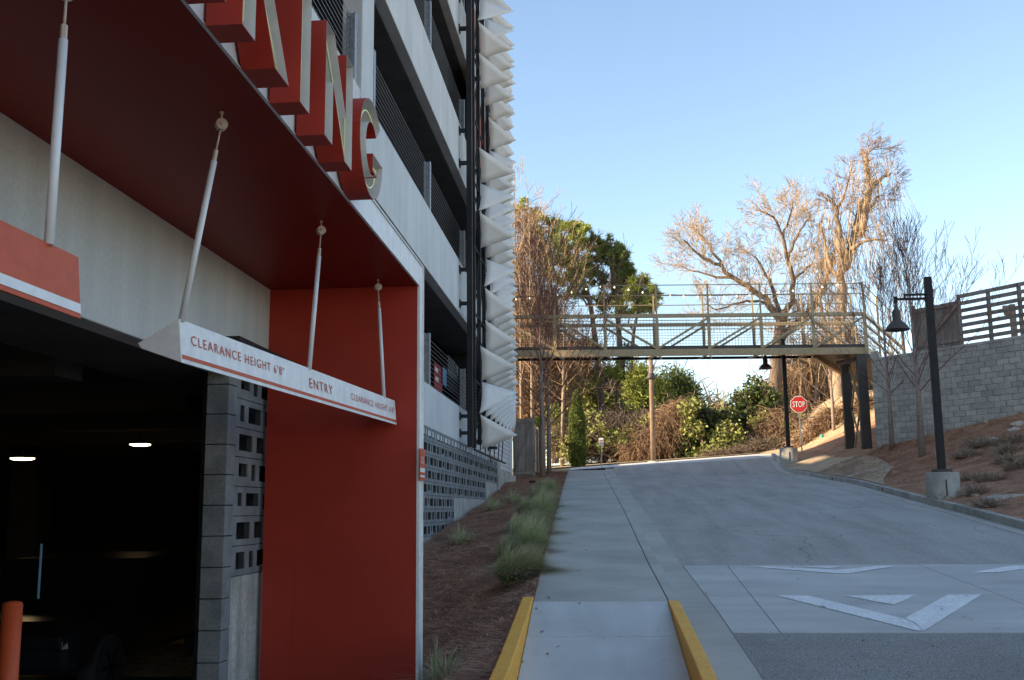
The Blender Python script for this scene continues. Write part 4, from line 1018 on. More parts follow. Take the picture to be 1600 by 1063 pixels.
# storm inlet and rocks on the slope
pi_ = onY(1577, 782, 24.5); mb = MB()
gz = pi_.z; mb.prism([(-.45,-.5),(1.6,-.5),(1.6,.13),(-.2,.13),(-.45,.06)], lambda a, b: (pi_.x+a, 24.2, gz+b), lambda a, b: (pi_.x+a, 24.9, gz+b))
tag(mb.build('storm_inlet', M['conc_base'], None, pi_, bevel=.01), 'low grey concrete inlet box at the foot of the slope', 'inlet')
def rock(p, s, lab, grp=None):
    rr2 = random.Random(int(p.x*1000)); import bmesh
    bm = bmesh.new(); bmesh.ops.create_icosphere(bm, subdivisions=2, radius=s)
    for q in bm.verts: q.co = Vector((q.co.x*1.35, q.co.y, q.co.z*.65))*(1+rr2.uniform(-.16,.16))
    me = bpy.data.meshes.new('rock'); bm.to_mesh(me); bm.free(); me.materials.append(M['rock'])
    o = bpy.data.objects.new('rock', me); COL.objects.link(o); o.location = p; o.rotation_euler = (0, 0, rr2.uniform(0, 6)); tag(o, lab, 'rock', grp)
for px, py, s, lab in ((1585,673,.17,'pale rock high on the slope below the slat fence'),(1594,664,.2,'topmost pale rock at the right edge of the slope'),(1552,690,.2,'tan rock half buried in the middle of the slope'),(1541,660,.12,'small pale stone at the foot of the block wall'),(1524,775,.09,'small pale stone beside the concrete inlet')):
    rock(hit(px, py, emb_z, 18, 42), s, lab, 'loose rocks on the slope')
for i, (px, py) in enumerate([(1327,746),(1334,744),(1341,741),(1349,740),(1356,738),(1364,737),(1372,735),(1380,734),(1387,732),(1394,731)]):
    rock(hit(px, py, emb_z, 18, 44), .08+.035*((i*7) % 3)/2, ['first','second','third','fourth','fifth','sixth','seventh','eighth','ninth','last'][i]+' pale stone from the left in the row behind the far kerb', 'row of stones behind the far kerb')
pv = hit(832, 755, mulch_z, 20, 46); mb = MB(); mb.box(pv.x-.12, pv.x+.12, pv.y-.1, pv.y+.1, pv.z-.05, pv.z+.09)
tag(mb.build('landscape_light', M['black'], None, pv, bevel=.02), 'small black ground light in the pine straw near the young tree', 'ground light')
pv = hit(800, 760, mulch_z, 20, 46); mb = MB(); mb.box(-3.55, -3.2, 38.4, 38.8, S(38)-.4, S(38)-.05+.25)
tag(mb.build('utility_box', M['conc_base'], None, (-3.4, 38.5, 1), bevel=.02), 'grey utility box against the garage foundation', 'box')

# ------------------------------------------------------------------ vegetation
def tubes_np(segs, n=3):
    """segs: list of (p0, p1, r0, r1) -> quads"""
    P0 = np.array([s[0] for s in segs], float); P1 = np.array([s[1] for s in segs], float)
    r0 = np.array([s[2] for s in segs], float)[:,None]; r1 = np.array([s[3] for s in segs], float)[:,None]
    t = P1-P0; t /= np.maximum(np.linalg.norm(t, axis=1)[:,None], 1e-6)
    a = np.cross(t, np.array([0.31,.22,.92])); a /= np.maximum(np.linalg.norm(a, axis=1)[:,None], 1e-6); b = np.cross(t, a)
    V = np.zeros((len(segs), n, 4, 3))
    for k in range(n):
        c0, s0 = math.cos(2*math.pi*k/n), math.sin(2*math.pi*k/n); c1, s1 = math.cos(2*math.pi*(k+1)/n), math.sin(2*math.pi*(k+1)/n)
        V[:,k,0] = P0+(a*c0+b*s0)*r0; V[:,k,1] = P0+(a*c1+b*s1)*r0; V[:,k,2] = P1+(a*c1+b*s1)*r1; V[:,k,3] = P1+(a*c0+b*s0)*r1
    return V.reshape(-1, 3)
def unit(v_): return v_/max(np.linalg.norm(v_), 1e-9)
def grow(segs, p, d, L, r, lvl, rnd, up=.15, spread=.6, nkids=3, seg=4, wob=.15, rmin=.006, shrink=.62, droop=0):
    d = unit(np.array(d, float)); p = np.array(p, float); sl_ = L/seg
    for i in range(seg):
        d = unit(d+np.array([rnd.gauss(0,wob), rnd.gauss(0,wob), rnd.gauss(0,wob)+up*.3-droop]))
        q = p+d*sl_; ra = r*(1-.55*i/seg); rb = r*(1-.55*(i+1)/seg); segs.append((p, q, max(ra, rmin), max(rb, rmin))); p = q
        if lvl > 0 and i >= (1 if seg > 2 else 0):
            for k in range(nkids if i == seg-1 else max(1, nkids-1)):
                s_ = unit(np.array([rnd.gauss(0,1), rnd.gauss(0,1), rnd.gauss(0,.6)])); s_ = unit(s_-d*np.dot(s_, d))
                nd = unit(d*(1-spread*.4)+s_*spread+np.array([0,0,up]))
                grow(segs, p, nd, L*shrink*rnd.uniform(.75,1.15), rb*.62, lvl-1, rnd, up, spread, nkids, max(2, seg-1), wob, rmin, shrink, droop)
def build_segs(name, segs, mat_, parent, n=3, thin=None):
    return npmesh(name, tubes_np(segs, n), 4, mat_, parent)

# young street trees: vase crowns
def young(base, h, lab, seed, trunk_r=.065, fork=.30, wide=1.0, nb=26, tw=None, cat_='tree', rm=.005):
    rnd = random.Random(seed); b = Vector(base); r = thing('young_tree', b, lab, 'tree', 'leafless young street trees')
    tr = [b-Vector((0,0,.1)), b+Vector((.02,0,h*fork)), b+Vector((.0,.03,h*.6)), b+Vector((-.03,0,h*.85)), b+Vector((0,0,h))]
    MB().tube(tr, [trunk_r*1.15, trunk_r*.85, trunk_r*.5, trunk_r*.25, .008], 10).build('trunk', M['smalltrunk'], r)
    segs = []
    for i in range(nb):
        t = fork+(.95-fork)*(i/nb)**1.1; z = h*t; a = i*2.4+rnd.uniform(-.4,.4); el = .72+.85*t
        L = h*(.50-.36*t)*rnd.uniform(.85,1.2)*wide*1.15
        dv = np.array([math.cos(a)*math.cos(el), math.sin(a)*math.cos(el), math.sin(el)])
        if t < fork+.2: dv = unit(dv+np.array([math.cos(a)*.35, math.sin(a)*.35, 0]))
        rad = trunk_r*(.22*(1-t)+.08)
        grow(segs, (b.x, b.y, b.z+z), dv, L, rad, 3 if L > 1 else 2, rnd, up=.22, spread=.42, nkids=2, seg=4, wob=.07, rmin=rm, shrink=.55)
    build_segs('crown', segs, tw or M['twig_red'], r, 3)
    return r
p = hit(848, 744, mulch_z, 20, 46.5); dT = 42.0; p = Vector((onY(848, 744, dT).x, dT, mulch_z(-2.4, dT)))
young(p, 7.1, 'reddish leafless young tree in the mulch beside the sidewalk, in front of the bridge', 3, .12, .24, 1.2, 30, rm=.007)
p = onY(858, 738, 44.5); young((p.x, 44.5, mulch_z(p.x, 44.5)), 6.6, 'second leafless young tree just behind the one in front of the bridge', 9, .10, .3, .9, 20, rm=.007)
p = hit(1441, 713, emb_z, 20, 40); young(p, 6.3, 'leafless young tree on the slope just left of the near street lamp', 21, .10, .33, 1.0, 24, rm=.006)
p = hit(1394, 700, emb_z, 20, 41); young((p.x, p.y, p.z), 5.6, 'leafless young tree on the slope beside the bridge pier', 33, .085, .35, 1.0, 22, rm=.006)
p = onY(1304, 697, 52); young((p.x, 52, p.z-.1), 6.5, 'leafless young tree in sun between the stop sign and the pier', 41, .09, .33, .9, 22, M['twig_grey'], rm=.007)
p = onY(1405, 600, 46); young((p.x+.6, 47, 5.4), 5.2, 'leafless tree standing on the terrace behind the footbridge end', 47, .05, .2, .8, 7, M['twig_grey'], rm=.006)

# large old trees traced as limbs, with twigs grown off them
def old_tree(name, lab, limbs, D, seed, trunk_mat, twig_mat, tw_len=1.6, tw_n=9, lvl=2, vines=0, up=.25):
    rnd = random.Random(seed); base = onY(*limbs[0][0][0], D); r = thing(name, base, lab, 'tree')
    trunk = MB(); limb = MB(); segs = []; allp = []
    for li, (pts_, r0, r1, dz) in enumerate(limbs):
        n = len(pts_); P = []
        for i, (px, py) in enumerate(pts_): P.append(onY(px, py, D+dz*i/(n-1)+(limbs[li][4] if False else 0)))
        Q = [P[0]]
        for i in range(n-1):
            for k in range(1, 4):
                t = k/3; a = P[max(i-1,0)]; b = P[i]; c = P[i+1]; e = P[min(i+2, n-1)]
                q = b+(c-b)*t+((c-a)*(t*(1-t)*(1-t))-(e-b)*(t*t*(1-t)))*.35
                Q.append(q+Vector((rnd.gauss(0,.05), rnd.gauss(0,.05), rnd.gauss(0,.05))))
        rad = [r0+(r1-r0)*i/(len(Q)-1) for i in range(len(Q))]
        (trunk if li == 0 else limb).tube(Q, rad, 9)
        for i, q in enumerate(Q):
            t = i/(len(Q)-1)
            if li == 0 and t < .6: continue
            if t < .15: continue
            d = (Q[min(i+1, len(Q)-1)]-Q[i-1]).normalized(); allp.append(q)
            k_ = int(tw_n*(.35+t*.65)) if li else int(tw_n*.3)
            for _ in range(k_):
                s_ = Vector((rnd.gauss(0,1), rnd.gauss(0,1), rnd.gauss(0,1))).normalized(); dv = d*.55+s_*.75+Vector((0,0,up))
                grow(segs, q, dv, tw_len*rnd.uniform(.5,1.25)*(1.15-.4*t), max(.014, rad[i]*.22), lvl, rnd, up=.12, spread=.6, nkids=3, seg=3, wob=.18, rmin=.009, shrink=.6)
    trunk.build('trunk', trunk_mat, r); limb.build('limbs', trunk_mat, r); build_segs('twigs', segs, twig_mat, r, 3)
    if vines:
        vs_ = []
        for _ in range(vines):
            q = np.array(rnd.choice(allp), float)+np.array([rnd.gauss(0,.6), rnd.gauss(0,.5), rnd.gauss(0,.3)]); L = rnd.uniform(1, 5.5); n = 7
            d = np.array([rnd.gauss(0,.1), rnd.gauss(0,.1), -1.])
            for i in range(n):
                d = unit(d+np.array([rnd.gauss(0,.16), rnd.gauss(0,.16), -.15])); e = q+d*L/n; vs_.append((q, e, .014, .011)); q = e
        build_segs('vines', vs_, M['twig_pale'], r, 3)
    return r
old_tree('bare_tree', 'big spreading leafless tree behind the bridge with pale sunlit twig ends', [
 ([(1208,720),(1211,640),(1214,570),(1219,520),(1221,487)], .42, .30, 0),
 ([(1219,500),(1208,484),(1195,467),(1177,452),(1150,436),(1127,417),(1100,402),(1079,388),(1069,374)], .24, .04, -1),
 ([(1150,436),(1120,431),(1092,426),(1068,418)], .10, .03, 1),
 ([(1127,417),(1112,392),(1098,372),(1090,365)], .09, .03, 2),
 ([(1218,490),(1208,457),(1198,430),(1187,412),(1166,391)], .15, .03, 2),
 ([(1222,492),(1240,470),(1237,438),(1231,404),(1222,367),(1208,338),(1182,328)], .20, .03, -1.5),
 ([(1231,404),(1240,378),(1250,362),(1269,336)], .10, .03, 1.5),
 ([(1224,372),(1232,340),(1238,318)], .08, .03, -1),
 ([(1222,492),(1185,470),(1153,473),(1127,483),(1105,478)], .10, .03, -2),
 ([(1216,530),(1235,515),(1251,499),(1272,478),(1287,446),(1303,404)], .28, .12, 1),
 ([(1237,440),(1255,425),(1270,408)], .08, .03, 0),
 ([(1215,575),(1238,562),(1262,568),(1275,580)], .10, .03, 1),
 ], 62, 5, M['bark'], M['twig_pale'], 1.35, 4, 2, vines=40)
old_tree('vine_covered_tree', 'tall leafless tree hung with tan vines behind the right end of the bridge', [
 ([(1308,705),(1310,600),(1312,520),(1314,483),(1316,404),(1312,370)], .46, .14, 0),
 ([(1316,404),(1308,352),(1306,320),(1287,309)], .22, .05, 0),
 ([(1309,325),(1324,294),(1331,262)], .10, .03, -1),
 ([(1316,420),(1324,410),(1337,357),(1345,320),(1374,283),(1395,270)], .28, .05, 1),
 ([(1345,370),(1358,296),(1356,267),(1353,243)], .22, .11, 0),
 ([(1353,246),(1360,236),(1374,233)], .05, .02, 0),
 ([(1335,362),(1364,317),(1377,307)], .16, .03, 1),
 ([(1328,390),(1356,375),(1385,378)], .14, .03, -1),
 ([(1314,440),(1296,410),(1290,380),(1283,350)], .14, .04, 1),
 ([(1290,520),(1282,470),(1290,430),(1300,400)], .14, .06, 1),
 ], 60, 8, M['bark_pale'], M['twig_tan'], 0.9, 4, 2, vines=300, up=.05)

# foliage clouds
def ell_pts(ells, n, D, shell=.55):
    """ells: (px, py, rx, ry, w, ddepth) in photo pixels at depth D -> random points in the crowns and their crown index"""
    w_ = np.array([e[2]*e[3]*(e[4] if len(e) > 4 else 1) for e in ells], float); w_ /= w_.sum(); idx = rng.choice(len(ells), n, p=w_)
    u_ = rng.normal(size=(n,3)); u_ /= np.linalg.norm(u_, axis=1)[:,None]; rad = (shell+(1-shell)*rng.random(n))**.6
    rad *= 1+.18*np.sin(u_[:,0]*7+idx)+.14*np.sin(u_[:,2]*9+2*idx)
    out = np.zeros((n,3))
    for i, e in enumerate(ells):
        m_ = idx == i; d = D+(e[5] if len(e) > 5 else 0); c = onY(e[0], e[1], d); rx = e[2]/F*d; rz = e[3]/F*d
        out[m_] = np.array(c)+u_[m_]*rad[m_][:,None]*np.array([rx, (rx+rz)/2, rz])
    return out, idx
def leaf_quads(P, size, aspect=1.8):
    n = len(P); a = rng.normal(size=(n,3)); a /= np.linalg.norm(a, axis=1)[:,None]; b = rng.normal(size=(n,3)); b -= a*(a*b).sum(1)[:,None]; b /= np.linalg.norm(b, axis=1)[:,None]
    s_ = size*(.6+.8*rng.random(n))[:,None]; V = np.zeros((n,4,3)); V[:,0] = P; V[:,1] = P+a*s_*.5+b*s_/aspect*.5; V[:,2] = P+a*s_; V[:,3] = P+a*s_*.5-b*s_/aspect*.5
    return V.reshape(-1,3)
def tuft_tris(P, size, k=14, wd=.035, upb=.35):
    n = len(P); d = rng.normal(size=(n,k,3)); d[:,:,2] += upb; d /= np.linalg.norm(d, axis=2)[:,:,None]; s_ = rng.normal(size=(n,k,3)); s_ -= d*(d*s_).sum(2)[:,:,None]; s_ /= np.linalg.norm(s_, axis=2)[:,:,None]
    L = size*(.6+.7*rng.random((n,k,1))); V = np.zeros((n,k,3,3)); c = P[:,None,:]; V[:,:,0] = c-s_*wd; V[:,:,1] = c+s_*wd; V[:,:,2] = c+d*L
    return V.reshape(-1,3)
def subclump(ells, D, per, sub, rs):
    P, _ = ell_pts(ells, per, D, .5); out = P[rng.integers(0, len(P), sub)]+rng.normal(size=(sub,3))*rs; return out
def pine_tree(lab, trunk, tr, ells, D, seed, nclump, ntuft, mt, size=.34):
    rnd = random.Random(seed); base = onY(*trunk[0], D); r = thing('pine_tree', base, lab, 'tree', 'pines beyond the bridge')
    T = [onY(x, y, D) for x, y in trunk]; MB().tube(T, [tr*(1-.65*i/(len(T)-1)) for i in range(len(T))], 10).build('trunk', M['bark'], r)
    br_ = []
    for e in ells:
        c = np.array(onY(e[0], e[1], D+(e[5] if len(e) > 5 else 0))); k = min(range(len(T)), key=lambda i: (T[i]-Vector(c)).length+max(0, T[i].z-c[2])*2)
        a = np.array(T[k]); n = 5; prev = a
        for i in range(1, n+1):
            t = i/n; q = a+(c-a)*t+np.array([0,0,-.3*math.sin(math.pi*t)])+np.array([rnd.gauss(0,.12) for _ in range(3)]); br_.append((prev, q, .09*(1-t)+.03, .09*(1-t)+.02)); prev = q
        for _ in range(10): grow(br_, c, [rnd.gauss(0,1), rnd.gauss(0,1), rnd.gauss(0,.7)], e[2]/F*D*.9, .03, 1, rnd, seg=3, rmin=.012)
    build_segs('branches', br_, M['bark'], r, 4)
    P = subclump(ells, D, int(nclump*.62), int(ntuft*.50), .14); npmesh('crown', tuft_tris(P, size*.85, 11), 3, mt, r)
    return r
pine_tree('dark pine with the tallest crown left of the bridge, nearest the garage corner', [(868,724),(864,560),(860,440),(858,360)], .26,
  [(824,327,20,14),(845,352,20,18),(864,352,17,16),(866,382,20,24),(835,385,18,20),(850,410,18,14)], 72, 2, 110, 2600, M['pine_y'])
pine_tree('green pine in the middle of the pine group above the bridge', [(943,722),(940,640),(934,560),(922,470),(900,400)], .30,
  [(892,358,16,15),(905,366,16,17),(890,385,20,14),(889,411,26,16),(883,432,22,10),(905,430,20,12),(902,458,20,14),(930,560,24,16),(940,585,24,12),(915,540,12,10)], 68, 3, 150, 3600, M['pine_y'])
pine_tree('dark bushy pine at the right of the pine group', [(968,722),(967,650),(970,570),(964,470),(952,400)], .32,
  [(927,377,17,14),(939,399,22,20),(956,388,16,20),(968,408,18,20),(927,431,22,18),(958,435,26,18),(984,430,9,18),(963,455,20,14),(940,470,20,14),(975,560,18,20),(985,585,14,14),(962,590,14,10)], 69, 4, 170, 4400, M['pine'])
pine_tree('low wide pine whose right limb reaches past the group', [(985,720),(984,600),(990,520),(1000,470)], .2,
  [(1000,447,20,9),(1017,462,14,14),(988,470,22,12),(1010,480,16,9),(975,490,14,8)], 66, 5, 80, 1700, M['pine_y'])

def leafy(name, lab, ells, D, n, size, mt, nb=14, asp=1.7, grp=None, cat_='tree', trunk=None, inner=None):
    rnd = random.Random(int(ells[0][0])); e0 = ells[0]; bx = sum(e[0] for e in ells)/len(ells); by = max(e[1]+e[3] for e in ells); gz_ = onY(bx, by, D)
    r = thing(name, gz_, lab, cat_, grp); segs = []
    for e in ells:
        c = np.array(onY(e[0], e[1], D+(e[5] if len(e) > 5 else 0))); a = np.array(gz_)+np.array([rnd.gauss(0,.2),0,-.1]); prev = a
        for i in range(1, 6):
            t = i/5; q = a+(c-a)*t+np.array([rnd.gauss(0,.1) for _ in range(3)]); segs.append((prev, q, .08*(1-t)+.03, .08*(1-t)+.02)); prev = q
        for _ in range(nb): grow(segs, c, [rnd.gauss(0,1), rnd.gauss(0,1), rnd.gauss(0,1)], e[2]/F*D*.95, .025, 1, rnd, seg=3, rmin=.01)
    build_segs('trunk', segs, M['bark'], r, 4)
    P = subclump(ells, D, max(40, n//26), n, size*.9); npmesh('crown', leaf_quads(P, size, asp), 4, mt, r)
    return r
leafy('magnolia_tree', 'dark glossy broadleaf evergreen with a pointed top left of the bare tree trunk', [(1180,607,12,13),(1162,626,16,14),(1196,628,22,16),(1178,645,30,22),(1190,668,26,22),(1158,665,18,20),(1150,690,22,22),(1170,700,26,18)], 61, 9000, .26, M['magn'])
leafy('evergreen_bush', 'dark dense evergreen mass wrapped in vines left of the pointed tree', [(1085,650,22,20),(1108,665,22,22),(1120,690,20,24),(1080,690,24,28),(1070,705,26,20),(1100,712,28,12),(1135,655,10,10)], 60, 9500, .24, M['magn'])
leafy('evergreen_bush', 'yellow green leafy bush by the verge between the two dark evergreens', [(1130,700,18,20),(1140,680,14,16),(1105,712,20,9),(1085,668,14,12),(1075,640,10,12),(1150,702,18,14)], 58.5, 4200, .22, M['shrubg'])
leafy('pine_sapling', 'bushy green pine behind the timber pole', [(1060,590,12,12),(1070,605,16,14),(1080,622,14,14),(1050,615,14,16),(1065,635,20,14)], 66, 5000, .3, M['pine'], asp=4)
leafy('pine_sapling', 'bright yellow green pine left of the timber pole', [(1003,583,8,9),(995,600,14,14),(1008,612,16,16),(1030,610,14,16),(1030,595,10,8),(990,622,12,14),(1042,628,12,14)], 65, 5600, .3, M['pine_y'], asp=4)
leafy('far_tree', 'small pale green tree far off in the gap under the bridge', [(1128,648,10,9),(1120,655,12,10),(1136,662,8,9)], 84, 1500, .34, M['shrubg'])
leafy('far_tree', 'light green tree crown just left of the bare trunk', [(1200,612,10,10),(1208,630,12,16),(1198,650,12,16)], 67, 2600, .28, M['shrubg'])
leafy('broadleaf_tree', 'olive green mid height tree behind the cypress', [(915,610,14,16),(900,590,10,14),(925,640,16,18),(880,600,14,12),(905,660,18,16),(955,640,14,20),(985,650,16,20)], 70, 4800, .26, M['shrubg'])
leafy('broadleaf_tree', 'low green shrub at the foot of the pines', [(870,650,12,14),(880,670,14,14),(865,690,14,14),(925,655,8,12)], 62, 2200, .2, M['shrubg'])
leafy('broadleaf_tree', 'green shrub low at the right behind the stop sign', [(1255,640,14,16),(1262,660,12,16),(1330,600,12,16),(1325,640,12,20),(1290,600,10,14)], 66, 2400, .22, M['shrubg'])

leafy('bramble', 'olive and tan leafy brambles mixed into the brown brush left of the timber pole', [(925,680,30,26),(965,690,30,24),(1000,665,20,20),(1010,700,26,18),(890,700,24,22),(1045,700,20,20),(1050,660,14,16)], 60.5, 3200, .17, M['shrubg'], cat_='bush')
leafy('bramble', 'olive leafy brambles climbing round the foot of the big bare tree', [(1205,690,26,16),(1230,680,18,22),(1190,660,16,16),(1245,660,12,20)], 59.5, 1500, .16, M['shrubg'], cat_='bush')
# narrow cypresses
def cypress(px, py0, py1, wpx, D, lab, n):
    b = onY(px, py1, D); t = onY(px, py0, D); h = t.z-b.z; Rm = wpx/2/F*D; r = thing('cypress', b, lab, 'tree', 'columnar cypresses')
    MB().tube([b-Vector((0,0,.2)), t-Vector((0,0,.4))], [.08,.02], 8).build('trunk', M['bark'], r)
    tt = rng.random(n); th = rng.random(n)*6.283; prof = np.minimum(1, (1-tt)*2.6)**.75*np.minimum(1, .75+tt*3); rad = Rm*prof*(.72+.28*rng.random(n))*(1+.10*np.sin(th*5+tt*23)+.08*np.sin(tt*60+th*3))
    P = np.stack([b.x+rad*np.cos(th), b.y+rad*np.sin(th), b.z+tt*h], 1); V = tuft_tris(P, .17, 4, .03, 1.6)
    npmesh('crown', V, 3, M['cyp'], r)
cypress(903, 614, 731, 23, 56.5, 'tall narrow green cypress left of the small white sign', 9000)
cypress(840, 655, 733, 14, 55, 'narrow cypress half hidden by the board fence', 3500)

# brown thickets: tangles of thin curved stems
def thicket(lab, ells, D, n, L, mt, rmin=.012, droop=.35, name='thicket', leaves=0, lm=None):
    P, _ = ell_pts(ells, n, D, .15); rnd = random.Random(n); segs = []
    for p in P:
        d = np.array([rnd.gauss(0,1), rnd.gauss(0,1), rnd.uniform(-.4,1.3)]); q = p.copy(); l = L*rnd.uniform(.4,1.2); k = 5
        for i in range(k):
            d = unit(unit(d)+np.array([rnd.gauss(0,.3), rnd.gauss(0,.3), rnd.gauss(0,.2)-droop*.5])); e = q+d*l/k; segs.append((q, e, rmin*1.3, rmin)); q = e
    V = tubes_np(segs, 3)
    o = npmesh(name, V, 4, mt); tag(o, lab, 'thicket', kind='stuff'); return o
thicket('tangled tan brush and vines filling the wood edge behind the young tree', [(815,440,22,60),(830,380,14,30),(820,520,30,60),(850,480,24,40),(820,600,34,60),(880,560,34,50),(815,350,14,20),(845,640,44,50)], 66, 8500, 1.7, M['twig_tan'], .012, .3)
thicket('brown brush along the verge between the cypress and the dark evergreens', [(930,690,40,34),(985,690,40,36),(1035,690,34,36),(1040,674,28,20),(1010,672,28,18),(960,670,30,22),(890,690,34,34),(1075,660,16,20)], 62, 11000, 1.25, M['twig_grey'], .010, .35)
thicket('reddish tan arching brush near the timber pole', [(1050,665,22,24),(1030,690,26,26),(1060,640,16,14),(1000,700,24,18)], 60, 3800, 1.4, M['twig_tan'], .010, .6)
thicket('brown brush around the foot of the big bare tree', [(1210,670,30,26),(1190,695,36,18),(1225,690,26,18),(1245,680,22,20),(1160,702,24,12)], 60, 6000, 1.1, M['twig_tan'], .009, .5)
thicket('grey dry weeds along the verge under the dark evergreens', [(1130,713,36,6),(1170,709,34,9),(1205,703,26,10),(1225,700,20,9),(1190,700,20,10)], 57.5, 4200, .7, M['twig_grey'], .008, .3)
thicket('curtain of hanging vines and stems behind the stop sign', [(1250,600,26,60),(1280,620,28,60),(1310,610,28,70),(1340,600,20,70),(1270,560,26,40),(1320,540,20,50),(1235,620,14,50)], 66, 4200, 3.2, M['twig_tan'], .013, .9)
thicket('pale dry brush covering the sunny bank behind the pier', [(1290,675,30,20),(1330,665,28,26),(1265,690,20,12),(1350,650,22,30),(1300,655,24,14),(1255,697,14,8)], 53.5, 6500, 1.0, M['twig_tan'], .010, .4)
thicket('far brown wood closing the view behind the nearer trees', [(820,600,60,90),(900,620,60,70),(960,640,60,60),(1020,650,50,50),(1080,670,50,40),(1140,690,50,24),(1200,680,40,36),(1260,650,40,60),(1320,640,40,70),(1370,650,30,70)], 86, 9000, 3.4, M['twig_grey'], .03, .15, 'far_wood')
# bare tree tops above the pines at left and spindly trunks in the wood
def spindly(px, py0, py1, D, lab, seed, mt, r0=.10, lv=3, nb=16):
    rnd = random.Random(seed); b = onY(px, py1, D); t = onY(px+rnd.uniform(-6,6), py0, D); r = thing('bare_tree', b, lab, 'tree', 'slender leafless trees in the wood'); h = t.z-b.z
    MB().tube([b-Vector((0,0,.3)), b+(t-b)*.4+Vector((rnd.uniform(-.2,.2),0,0)), b+(t-b)*.75, t], [r0, r0*.75, r0*.45, .02], 8).build('trunk', M['bark_pale'], r); segs = []
    for i in range(nb):
        f = .35+.62*i/nb; q = b+(t-b)*f; a = i*2.4; grow(segs, q, (math.cos(a), math.sin(a), .8), h*.28*(1.15-f), r0*.4*(1.1-f), lv, rnd, up=.25, spread=.55, nkids=2, seg=3, wob=.12, rmin=.011, shrink=.6)
    build_segs('crown', segs, mt, r, 3)
spindly(806, 268, 728, 64, 'tall leafless tree whose fine top shows beside the white panels', 71, M['twig_pale'], .12, 3, 20)
spindly(832, 330, 728, 62, 'leafless tan tree in front of the leftmost pine', 72, M['twig_tan'], .11, 3, 26)
spindly(815, 400, 728, 60, 'leafless tan tree close behind the board fence', 73, M['twig_tan'], .10, 3, 26)
spindly(878, 470, 726, 61, 'thin leafless tree between the fence and the cypress', 74, M['twig_tan'], .12, 3, 20)
spindly(1131, 608, 700, 82, 'thin pale leafless tree in the gap under the bridge', 75, M['twig_pale'], .08, 2, 12)
spindly(1112, 618, 700, 84, 'faint leafless sapling left of the gap under the bridge', 76, M['twig_pale'], .07, 2, 10)
spindly(1252, 470, 700, 64, 'slender leafless tree right behind the stop sign', 77, M['twig_grey'], .12, 2, 18)
spindly(1276, 520, 700, 63, 'slender leafless tree between stop sign and pier', 78, M['twig_grey'], .12, 2, 18)
#spindly(1335, 440, 700, 66, 'leafless tree behind the bridge pier', 79, M['twig_tan'], .16, 2, 22)
#spindly(1402, 430, 600, 58, 'leafless tree top rising behind the end of the bridge', 80, M['twig_grey'], .08, 2, 10)

# ------------------------------------------------------------------ grasses and dry shrubs
def clump_mesh(seed, n, h, wind, tan=.3, spread=.28):
    rg = np.random.default_rng(seed); k = 6; V = []; mi = []
    for i in range(n):
        a = rg.random()*6.283; rb = .07*rg.random()**.5; q_ = rg.random(); out = spread*(.15+q_*1.75); hh = h*(1.12-.62*q_)*(.55+.6*rg.random())
        dx, dy = math.cos(a)*out+wind*(.5+rg.random()*.8), math.sin(a)*out*.9-.05; wd = .0022+.0013*rg.random(); sx, sy = -dy, dx; sn = math.hypot(sx, sy)+1e-6; sx /= sn; sy /= sn
        pr = None; tn_ = 1 if rg.random() < tan else 0
        for j in range(k+1):
            t = j/k; z = hh*(t*(1.25+.3*q_)-(.3+.65*q_)*t*t); x = rb*math.cos(a)+dx*t**1.6; y = rb*math.sin(a)+dy*t**1.6; w_ = wd*(1-t*.85)
            cur = ((x-sx*w_, y-sy*w_, z), (x+sx*w_, y+sy*w_, z))
            if pr: V += [pr[0], pr[1], cur[1], cur[0]]; mi.append(1 if (tn_ or t > .85) else 0)
            pr = cur
    V = np.array(V); me = bpy.data.meshes.new('blades'); n_ = len(V)//4
    me.vertices.add(len(V)); me.vertices.foreach_set('co', V.astype(np.float32).ravel()); me.loops.add(len(V)); me.loops.foreach_set('vertex_index', np.arange(len(V), dtype=np.int32))
    me.polygons.add(n_); me.polygons.foreach_set('loop_start', np.arange(0, len(V), 4, dtype=np.int32)); me.polygons.foreach_set('loop_total', np.full(n_, 4, np.int32)); me.polygons.foreach_set('material_index', np.array(mi, np.int32)); me.update(calc_edges=True)
    me.materials.append(M['grass']); me.materials.append(M['grass_tan']); return me
CM = [clump_mesh(1, 2300, .36, .12, .28, .19), clump_mesh(2, 2000, .36, .11, .35, .155), clump_mesh(3, 1900, .42, .08, .25, .14), clump_mesh(4, 260, .32, .05, .45, .22)]
GR = [(800,912,0,1.12,'largest feather grass clump, nearest the pale ramp'),(818,905,1,1.0,'windswept tan tipped grass clump overhanging the sidewalk beside the largest one'),
 (792,872,1,.8,'small green grass clump left behind the largest clump'),(830,868,2,1.0,'upright grass clump touching the sidewalk behind the largest clump'),(812,858,2,1.1,'grass clump in the middle of the row, third from the ramp'),
 (835,838,1,1.1,'tan topped grass clump halfway up the row'),(808,832,0,.8,'darker grass clump at the left side of the row'),(845,815,2,1.05,'grass clump by the sidewalk in the upper half of the row'),(822,806,0,.9,'bluish grass clump left side in the upper half of the row'),
 (850,795,1,1.0,'grass clump near the top of the row with pale tips'),(838,786,0,.95,'grass clump second from the top of the row'),(856,774,2,.9,'topmost grass clump of the row beside the sidewalk'),(843,770,1,.9,'topmost grass clump on the bed side of the row'),
 (719,850,3,1.0,'sparse single grass tuft near the foundation wall'),(770,797,3,1.1,'sparse grass tuft alone in the upper bed'),(802,786,3,1.1,'thin grass tuft left of the top of the row'),(697,1072,3,1.15,'sparse grass tuft in the pine straw at the foot of the portal')]
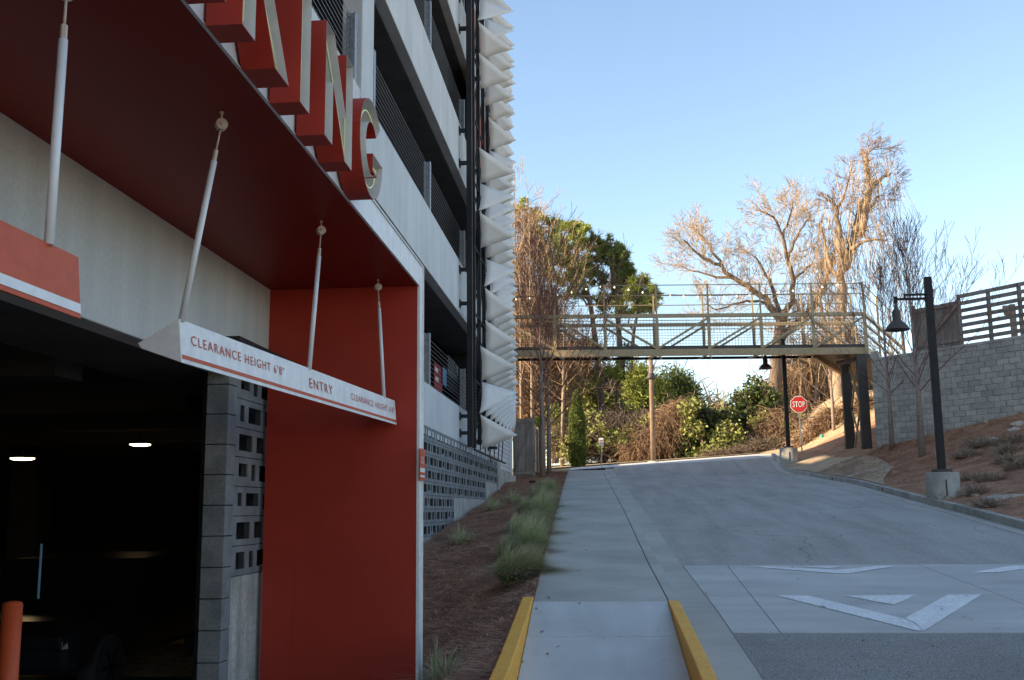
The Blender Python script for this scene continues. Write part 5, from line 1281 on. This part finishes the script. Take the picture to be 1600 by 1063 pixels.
for i, (px, py, k, s, lab) in enumerate(GR):
    p = hit(px, py, mulch_z, 7.5, 46); o = bpy.data.objects.new('grass_clump', CM[k]); COL.objects.link(o); o.location = p-Vector((0,0,.01)); o.rotation_euler = (0, 0, random.uniform(-.5,.5)); o.scale = (s*1.85, s*1.85, s*1.3)
    tag(o, lab, 'grass clump', 'feather grass clumps along the sidewalk')
def shrub_mesh(seed, n=420):
    rnd = random.Random(seed); segs = []
    for i in range(n):
        a = rnd.uniform(0, 6.283); el = rnd.uniform(.15, 1.3); L = rnd.uniform(.15,.42); d = np.array([math.cos(a)*math.cos(el), math.sin(a)*math.cos(el), math.sin(el)*.8]); q = np.array([rnd.gauss(0,.12), rnd.gauss(0,.08), 0.])
        for j in range(3): d = unit(d+np.array([rnd.gauss(0,.2), rnd.gauss(0,.2), rnd.gauss(0,.15)])); e = q+d*L/3; segs.append((q, e, .005, .004)); q = e
    V = tubes_np(segs, 3); o = npmesh('dry_shrub', V, 4, M['dryshrub']); me = o.data; bpy.data.objects.remove(o); return me
SM = [shrub_mesh(i) for i in (1,2,3)]
SH = [(513,714),(538,719),(565,694),(581,706),(520,749),(549,751),(568,757),(596,730),(594,766),(533,697),(477,778),(543,793),(505,742),(575,722),(590,690),(528,772),(1450-1000+0,760)]
where = ['just right of the lamp pole, upper band','x','below the tan rock','large, below the slat fence','behind the lamp footing','second to the right behind the lamp footing','between the footing and the inlet','dark, at the right edge of the slope','above the concrete inlet','high on the slope left of the tan rock','against the near lamp footing at the kerb','low, by the kerb under the inlet','small, above the footing','in the middle right of the slope','highest at the right below the block wall','by the kerb right of the lamp footing','small, left of the lamp footing']
for i, ((sx, sy), wl) in enumerate(zip(SH, where)):
    if i in (1, 6, 8, 12, 16): continue
    px = sx+1000 if sx < 1000 else sx; p = hit(px, sy, emb_z, 18, 41); o = bpy.data.objects.new('dry_shrub', SM[i % 3]); COL.objects.link(o); o.location = p-Vector((0,0,.03)); s = .8+.5*random.random(); o.scale = (s*1.2, s, s*.8); o.rotation_euler = (0,0,random.uniform(0,6))
    tag(o, 'dry shrub on the slope, '+wl, 'shrub', 'dry shrubs on the slope')
